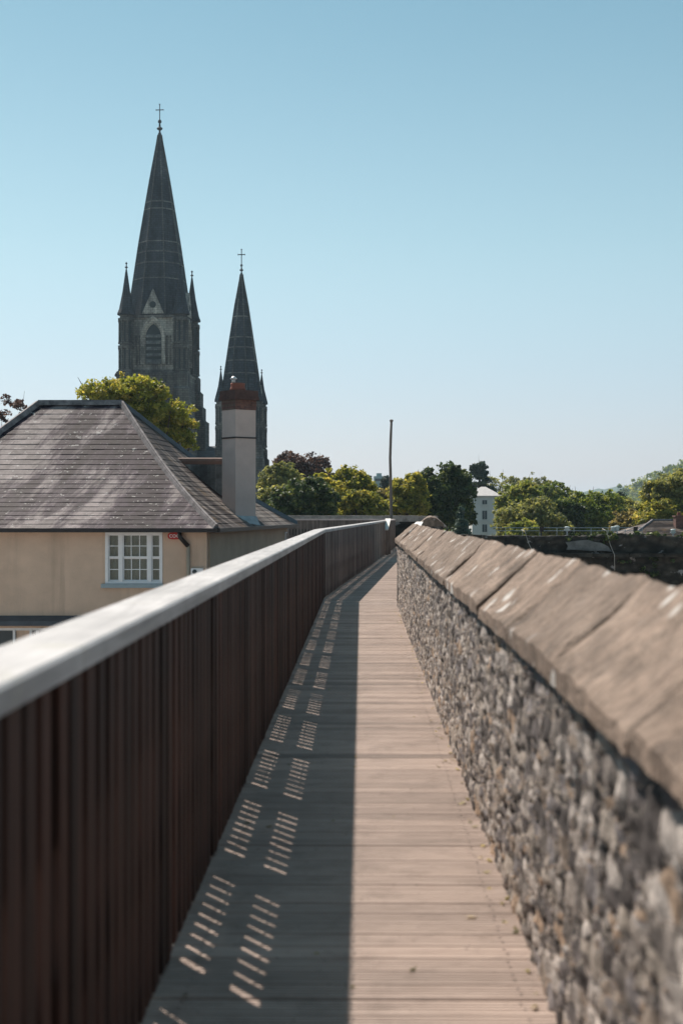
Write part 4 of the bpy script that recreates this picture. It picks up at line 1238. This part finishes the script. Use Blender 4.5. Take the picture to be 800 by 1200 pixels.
tree('green_tree', 'dense mid green tree above the floodlights of the dark rampart wall', 'tree', 690, 571, 76, 104, LEAF['mid'], 7000, 0.31, bottom=632, group=G, seed=63)
tree('dark_tree', 'darker green tree filling the gap left of the dense one', 'tree', 662, 582, 40, 98, LEAF['dark'], 3400, 0.3, bottom=628, group=G)
tree('dark_tree', 'dark pointed tree seen against the far hill', 'tree', 722, 574, 26, 150, LEAF['conifer'], 2000, 0.36, bottom=615, group=G)
tree('olive_tree', 'olive yellow tree below the wooded hill', 'tree', 744, 583, 50, 106, LEAF['olive'], 4600, 0.31, bottom=630, group=G)
tree('rusty_tree', 'brown tinged small tree above the lamp on the wall', 'tree', 734, 596, 32, 98, LEAF['rust'], 2200, 0.28, bottom=628, group=G)
tree('yellow_tree', 'large yellow green tree at the right edge above the slate roof', 'tree', 800, 548, 84, 94, LEAF['olive'], 8500, 0.31, bottom=630, group=G, seed=3)
tree('yellow_tree', 'low yellow bush tree left of the slate roof with the chimney', 'tree', 772, 583, 48, 92, LEAF['yellow'], 3600, 0.29, bottom=628, group=G)
tree('green_tree', 'rounded green tree mostly hidden under the thin olive trees', 'tree', 604, 588, 34, 165, LEAF['mid'], 3000, 0.34, bottom=628, group=G)
tree('green_tree', 'green bush tree growing low beside the pale villa wall', 'tree', 612, 608, 34, 84, LEAF['bright'], 2400, 0.26, bottom=640, group=G, seed=15)
tree('green_tree', 'green tree left of the dark one beyond the house eaves', 'tree', 320, 566, 36, 86, LEAF['olive'], 2600, 0.28, bottom=622, group=G, seed=23)

# ------------------------------------------------------------------ hills
def hill(name, pts, Y, depth, m, seed):
    xs_ = np.linspace(pts[0][0], pts[-1][0], 150); hz = np.interp(xs_, [p[0] for p in pts], [p[1] for p in pts])
    r = np.random.default_rng(seed)
    rows = 14
    V = []
    for j in range(rows):
        f = j/(rows-1)
        yy = Y-depth*(1-f)
        for i, xp in enumerate(xs_):
            X = (xp-400)/F*Y
            z = -9+(EYE+(600-hz[i])/F*Y+9)*math.sin(f*math.pi/2)**0.8
            z += (r.random()-0.3)*Y*0.0016*(0.3+f) 
            V.append((X+r.normal()*Y*0.0008, yy+r.normal()*depth*0.02, z))
    for i, xp in enumerate(xs_): V.append(((xp-400)/F*Y, Y+depth, -9))
    rows += 1
    V = np.array(V); n_ = len(xs_)
    I = np.arange(rows*n_).reshape(rows, n_)
    Q = np.stack([I[:-1,:-1], I[:-1,1:], I[1:,1:], I[1:,:-1]], -1).reshape(-1, 4)
    return structure(npobj(name, V, Q, m, None, False))
hill('wooded_hill', [(690,600),(715,594),(735,578),(752,570),(775,558),(800,549),(840,540),(900,538),(1100,560),(1500,590)], 900, 450, M['wood_far'], 2)
def hill_woods(pts, Y, seed, count):
    r = np.random.default_rng(seed); lobes = []
    for i in range(count):
        f = r.uniform(0.35, 1.02); xp = r.uniform(690, 900)
        top = np.interp(xp, [p[0] for p in pts], [p[1] for p in pts])
        X = (xp-400)/F*Y
        z = -9+(EYE+(600-top)/F*Y+9)*math.sin(min(1, f)*math.pi/2)**0.8
        q = r.uniform(3.0, 6.0)
        lobes.append((X, Y-450*(1-f), z+q*0.2, q, q, q))
    V, Q, rnd = crown_mesh(lobes, count*90, 1.9, seed)
    return structure(npobj('hillside_woods', V, Q, LEAF['mid'], None, False, rnd), 'stuff')
hill_woods([(690,600),(715,594),(735,578),(752,570),(775,558),(800,549),(840,540),(900,538)], 900, 6, 520)
hill('distant_hills', [(-700,600),(-300,588),(100,592),(400,596),(600,590),(680,577),(705,573),(735,571),(770,577),(900,580),(1400,596)], 2600, 900, M['wood_far'], 3)
# woodland floor between the trees and the hills
def wood_mass(seed):
    r = np.random.default_rng(seed)
    n = 1500
    lobes = []
    for i in range(300):
        Y = r.uniform(190, 330); X = r.uniform(-0.34, 0.34)*Y
        rr_ = r.uniform(2.5, 4.5)
        top = r.uniform(588, 596)
        z = EYE+(600-top)/F*Y
        lobes.append((X, Y, z-rr_, rr_, rr_, rr_))
        lobes.append((X, Y, z-rr_*2.3, rr_*1.2, rr_*1.2, rr_*1.4))
    V, Q, rnd = crown_mesh(lobes, 26000, 1.1, seed)
    o = npobj('distant_woods', V, Q, LEAF['mid'], None, False, rnd)
    return structure(o, 'stuff')
wood_mass(4)

# ------------------------------------------------------------------ buildings beyond
vl = thing('villa', 'pale grey stuccoed villa with hipped roof half hidden among the trees', 'house')
YV = 150.0
vx0, vx1 = at(553, 0, YV).x, at(585.5, 0, YV).x
vz = at(0, 581, YV).z
b = MB(); b.box(vx0, vx1, YV, YV+5, -9.2, vz); b.build('wall', M['white_wall'], vl)
b = MB(); b.box(vx1-0.02, vx1+1.0, YV+1.0, YV+5, -9.2, at(0,607,YV).z); b.build('side_wing', M['white_wall'], vl)
b = MB(); cx, cy = (vx0+vx1)/2, YV+2.5
b.add([(vx0-0.25,YV-0.25,vz),(vx1+0.25,YV-0.25,vz),(vx1+0.25,YV+5.25,vz),(vx0-0.25,YV+5.25,vz),(cx-0.3,cy,at(0,570,YV).z),(cx+0.2,cy,at(0,570,YV).z)], [(0,1,5,4),(1,2,5),(2,3,4,5),(3,0,4),(3,2,1,0)]); b.build('roof', M['white_roof'], vl)
b = MB(); b.box(vx0-0.12, vx1+0.12, YV-0.12, YV-0.002, vz-0.14, vz-0.02); b.box(vx0-0.05, vx1+0.05, YV-0.08, YV-0.002, at(0,612,YV).z, at(0,612,YV).z+0.15); b.build('cornice', M['white_wall'], vl)
for (wx, wy, hh) in ((567.5, 588.5, 0.22), (567.5, 603.5, 0.46), (567.5, 619, 0.40)):
    p = at(wx, wy, YV)
    b = MB(); b.box(p.x-0.33, p.x+0.33, YV-0.09, YV-0.003, p.z-hh-0.10, p.z-hh-0.02); b.box(p.x-0.015, p.x+0.015, YV-0.05, YV-0.0305, p.z-hh, p.z+hh); o = b.build('window', M['white_wall'], vl)
    b = MB(); b.box(p.x-0.25, p.x+0.25, YV-0.03, YV-0.004, p.z-hh, p.z+hh); b.build('pane', M['dark_glass'], o)
b = MB(); p = at(584.5, 0, YV); b.tube([(vx1+0.05, YV-0.1, -9), (vx1+0.05, YV-0.1, vz-0.2)], 0.07, 6); b.build('downpipe', M['gutter'], vl)

ob = thing('office_block', 'distant pale green flat topped block on the skyline left of the wooden pole', 'building')
YO = 420.0
p0, p1 = at(438, 558, YO), at(457, 558, YO)
b = MB(); b.box(p0.x, p1.x, YO, YO+9, -9.2, p0.z); b.build('wall', M['office'], ob)
b = MB(); b.box(p0.x+0.8, p1.x-2.5, YO+1, YO+6, p0.z+0.002, p0.z+0.9); b.build('roof_plant', M['office'], ob)
b = MB()
for j in range(4):
    b.box(p0.x+0.3, p1.x-0.3, YO-0.05, YO-0.003, p0.z-1.5-j*2.6, p0.z-0.7-j*2.6)
b.build('window', M['dark_glass'], ob)

# ------------------------------------------------------------------ opposite rampart on the right
YW = 60.0
fr = thing('fort_wall', 'long dark shadowed rampart wall stretching right behind the sandstone coping', 'wall')
zt = at(0, 627, YW).z
def rough_wall(x0, x1, y, z0, z1, nx, nz, amp, seed, topamp):
    r = np.random.default_rng(seed)
    xs_ = np.linspace(x0, x1, nx); zs_ = np.linspace(z0, z1, nz)
    V = []
    top = np.convolve(r.normal(size=nx+8), np.ones(9)/9, 'valid')*topamp
    for i, x in enumerate(xs_):
        for j, z in enumerate(zs_):
            V.append((x, y+(r.random()-0.5)*amp, z+(top[i] if j == nz-1 else 0)))
    for i, x in enumerate(xs_): V.append((x, y+0.9, z1+top[i]*0.8))
    I = np.arange(nx*nz).reshape(nx, nz)
    Q = list(np.stack([I[:-1,:-1], I[1:,:-1], I[1:,1:], I[:-1,1:]], -1).reshape(-1, 4))
    o_ = nx*nz
    Q += [np.array([I[i,nz-1], I[i+1,nz-1], o_+i+1, o_+i]) for i in range(nx-1)]
    return np.array(V), np.array(Q)
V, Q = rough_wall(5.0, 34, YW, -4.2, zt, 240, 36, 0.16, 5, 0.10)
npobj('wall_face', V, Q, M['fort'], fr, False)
zl = at(0, 648, YW).z
b = MB()
x = 5.0
rn = random.Random(31)
while x < 34:
    x2 = x+rn.uniform(0.8, 1.5); b.box(x+0.01, x2-0.01, YW-0.42, YW+0.1, zl-0.16, zl+rn.uniform(-0.02,0.02), rn.random()); x = x2
b.build('ledge', M['fort'], fr)
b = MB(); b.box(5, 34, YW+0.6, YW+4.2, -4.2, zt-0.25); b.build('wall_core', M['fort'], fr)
out_ = [at(x, y, YW) for x, y in ((662,635.5),(670,634.2),(675,633.6),(688,632.6),(697,635.2),(702,635.8),(706,637.4),(711,640),(713,643),(716,646.2),(704,645.3),(690,645.6),(677,644.2),(663,644),(664.5,640))]
b = MB(); b.extrude([(p.x, p.z) for p in out_][::-1], YW-0.15, YW-0.02)
b.build('render_patch', M['slab'], fr)
def creeper(x0, x1, n, seed, y, za, zb, leaf=0.13):
    r = np.random.default_rng(seed)
    lobes = []
    for i in range(n):
        lobes.append((r.uniform(x0, x1), y+r.uniform(-0.12, 0.35), r.uniform(za, zb), r.uniform(0.12, 0.38), 0.16, r.uniform(0.07, 0.17)))
    return crown_mesh(lobes, n*60, leaf, seed)
V, Q, rnd = creeper(9.0, 33, 110, 4, YW, zt-0.25, zt+0.02)
o = npobj('ivy', V, Q, LEAF['dark'], None, False, rnd); tag(o, 'dark ivy straggling along the top of the shadowed rampart wall', 'ivy')
V, Q, rnd = creeper(11.5, 33, 70, 14, YW-0.1, zl-1.2, zl-0.2)
o = npobj('ivy', V, Q, LEAF['dark'], None, False, rnd); tag(o, 'dark creeper hanging below the ledge of the shadowed rampart wall', 'ivy')
for i, (pa, pb, lab) in enumerate((((614, 624), (621, 648), 'thin pale cable running down the dark rampart wall, left of the grey patch'), ((709, 623), (717, 654), 'thin pale cable hooked over the dark rampart wall, right of the grey patch'))):
    a, c = at(*pa, YW), at(*pb, YW)
    b = MB(); b.tube([(a.x-0.1, YW+0.2, a.z+0.12), (a.x, YW-0.2, a.z+0.05), (a.x+(c.x-a.x)*0.55, YW-0.22, (a.z+c.z)/2), (c.x, YW-0.46, c.z+0.15), (c.x+0.01, YW-0.46, c.z-0.5)], 0.012, 6)
    o = b.build('cable', M['cable'], None, True); tag(o, lab, 'cable', 'cables on the rampart wall')
# railing along the wall top
rl = thing('metal_railing', 'thin grey metal railing along the top of the dark rampart wall', 'railing')
xa, xb = at(572, 0, YW+1.2).x, at(752, 0, YW+1.2).x
zr1, zr2 = at(0, 618.5, YW+1.2).z, at(0, 622, YW+1.2).z
for z in (zr1, zr2):
    b = MB(); b.tube([(xa, YW+1.2, z), (xb, YW+1.2, z)], 0.013, 6); b.build('rail', M['metal'], rl)
x = xa
while x <= xb+0.01:
    b = MB(); b.tube([(x, YW+1.2, zt-0.28), (x, YW+1.2, zr1)], 0.012, 6); b.build('post', M['metal'], rl); x += (xb-xa)/9
# floodlights
def flood(px, py, label, tilt):
    p = at(px, py, YW+0.5)
    t = thing('floodlight', label, 'floodlight', (p.x, YW+0.5, zt-0.2), 'floodlights on the rampart wall', tilt)
    h = p.z-(zt-0.2)
    b = MB(); b.tube([(0,0,-0.05),(0,0,h-0.1)], 0.03, 6); b.build('bracket', M['metal'], t)
    b = MB(); b.lathe(0, 0, [(0.06,h-0.10),(0.09,h-0.06),(0.09,h+0.05),(0.11,h+0.06),(0.11,h+0.09),(0.05,h+0.11)], 10); b.build('lamp_body', M['glass_lamp'], t, True)
    b = MB(); b.box(-0.13, 0.13, -0.02, 0.02, h-0.05, h-0.01); b.build('yoke', M['metal'], t)
flood(664, 620, 'small pale floodlight on the rampart wall above the grey patch', 0)
flood(718, 620, 'pale floodlight just right of the second cable, left one of a pair', 0.4)
flood(722.5, 619, 'pale floodlight just right of the second cable, right one of a pair', 0.9)
flood(788, 623, 'low pale floodlight on the rampart wall before the slate roof', 0.2)
# junction boxes on the railing
for px, lab in ((634, 'dark square box fixed on the metal railing left of the grey patch'), (744, 'dark square box on the metal railing near the slate roof')):
    p = at(px, 620.5, YW+1.1)
    b = MB(); b.box(p.x-0.08, p.x+0.08, YW+1.02, YW+1.17, p.z-0.10, p.z+0.10); b.box(p.x-0.09, p.x+0.09, YW+1.0, YW+1.018, p.z+0.06, p.z+0.12); b.box(p.x-0.03, p.x+0.03, YW+1.05, YW+1.1, zt-0.27, p.z-0.101)
    o = b.build('junction_box', M['gutter']); tag(o, lab, 'box', 'boxes on the railing')
# slate roofed building behind the wall
rb_ = thing('house', 'low house with grey slate roof and brick chimney behind the rampart wall at the right', 'house')
YH = 84.0
x0, x1 = at(742, 0, YH).x, at(830, 0, YH).x
ze = at(0, 627, YH).z; zr = at(0, 611, YH).z
b = MB(); b.box(x0+0.3, x1, YH+0.3, YH+7, -9.2, ze-0.01); b.build('wall', M['render_side'], rb_)
rx0 = at(764, 0, YH+3.6).x
b = MB()
eL0, eL1, rL0, rL1 = Vector((x0,YH,ze)), Vector((x1,YH,ze)), Vector((rx0,YH+3.6,zr)), Vector((x1,YH+3.6,zr))
for k in range(16):
    t0, t1 = k/16, (k+1.1)/16
    m_ = 16
    for i in range(m_):
        s0, s1 = i/m_, (i+1)/m_
        A = eL0.lerp(eL1, s0).lerp(rL0.lerp(rL1, s0), t0); B_ = eL0.lerp(eL1, s1).lerp(rL0.lerp(rL1, s1), t0)
        C = eL0.lerp(eL1, s1).lerp(rL0.lerp(rL1, s1), min(t1, 1)); D = eL0.lerp(eL1, s0).lerp(rL0.lerp(rL1, s0), min(t1, 1))
        b.add([A+Vector((0,0,0.04)), B_+Vector((0,0,0.04)), C+Vector((0,0,0.01)), D+Vector((0,0,0.01))], [(0,1,2,3)], rn.random())
b.add([eL0, rL0, Vector((x0,YH+7.2,ze))], [(0,1,2)]); b.add([Vector((x0,YH+7.2,ze)), rL0, rL1, Vector((x1,YH+7.2,ze))], [(0,1,2,3)])
b.build('roof', M['slate_side'], rb_)
b = MB(); b.tube([rL0+Vector((0,0,0.05)), rL1+Vector((0,0,0.05))], 0.09, 6); b.tube([eL0+Vector((0,0,0.05)), rL0+Vector((0,0,0.05))], 0.08, 6); b.build('ridge_tile', M['lead'], rb_)
p = at(794.5, 0, YH+2)
b = MB(); b.box(p.x-0.25, p.x+0.25, YH+1.6, YH+2.3, ze+0.2, at(0,606,YH+2).z); b.box(p.x-0.30, p.x+0.30, YH+1.55, YH+2.35, at(0,606,YH+2).z+0.002, at(0,604,YH+2).z); cz_ = b.build('chimney', M['brick'], rb_)
b = MB(); b.lathe(p.x, YH+1.95, [(0.13, at(0,604,YH+2).z+0.002), (0.10, at(0,600,YH+2).z)], 8); b.build('chimney_pot', M['terracotta'], cz_)

# ------------------------------------------------------------------ air
hz = MB(); hz.box(-7000, 7000, -3500, 9500, -10, 72)
hm = bpy.data.materials.new('haze'); hm.use_nodes = True
ht_ = hm.node_tree; ht_.nodes.remove(ht_.nodes['Principled BSDF'])
pv = ht_.nodes.new('ShaderNodeVolumePrincipled')
pv.inputs['Color'].default_value = (0.66, 0.86, 1.0, 1); pv.inputs['Density'].default_value = 0.00016; pv.inputs['Anisotropy'].default_value = 0.3
ht_.links.new(pv.outputs[0], ht_.nodes['Material Output'].inputs['Volume'])
structure(hz.build('haze', hm), 'stuff')
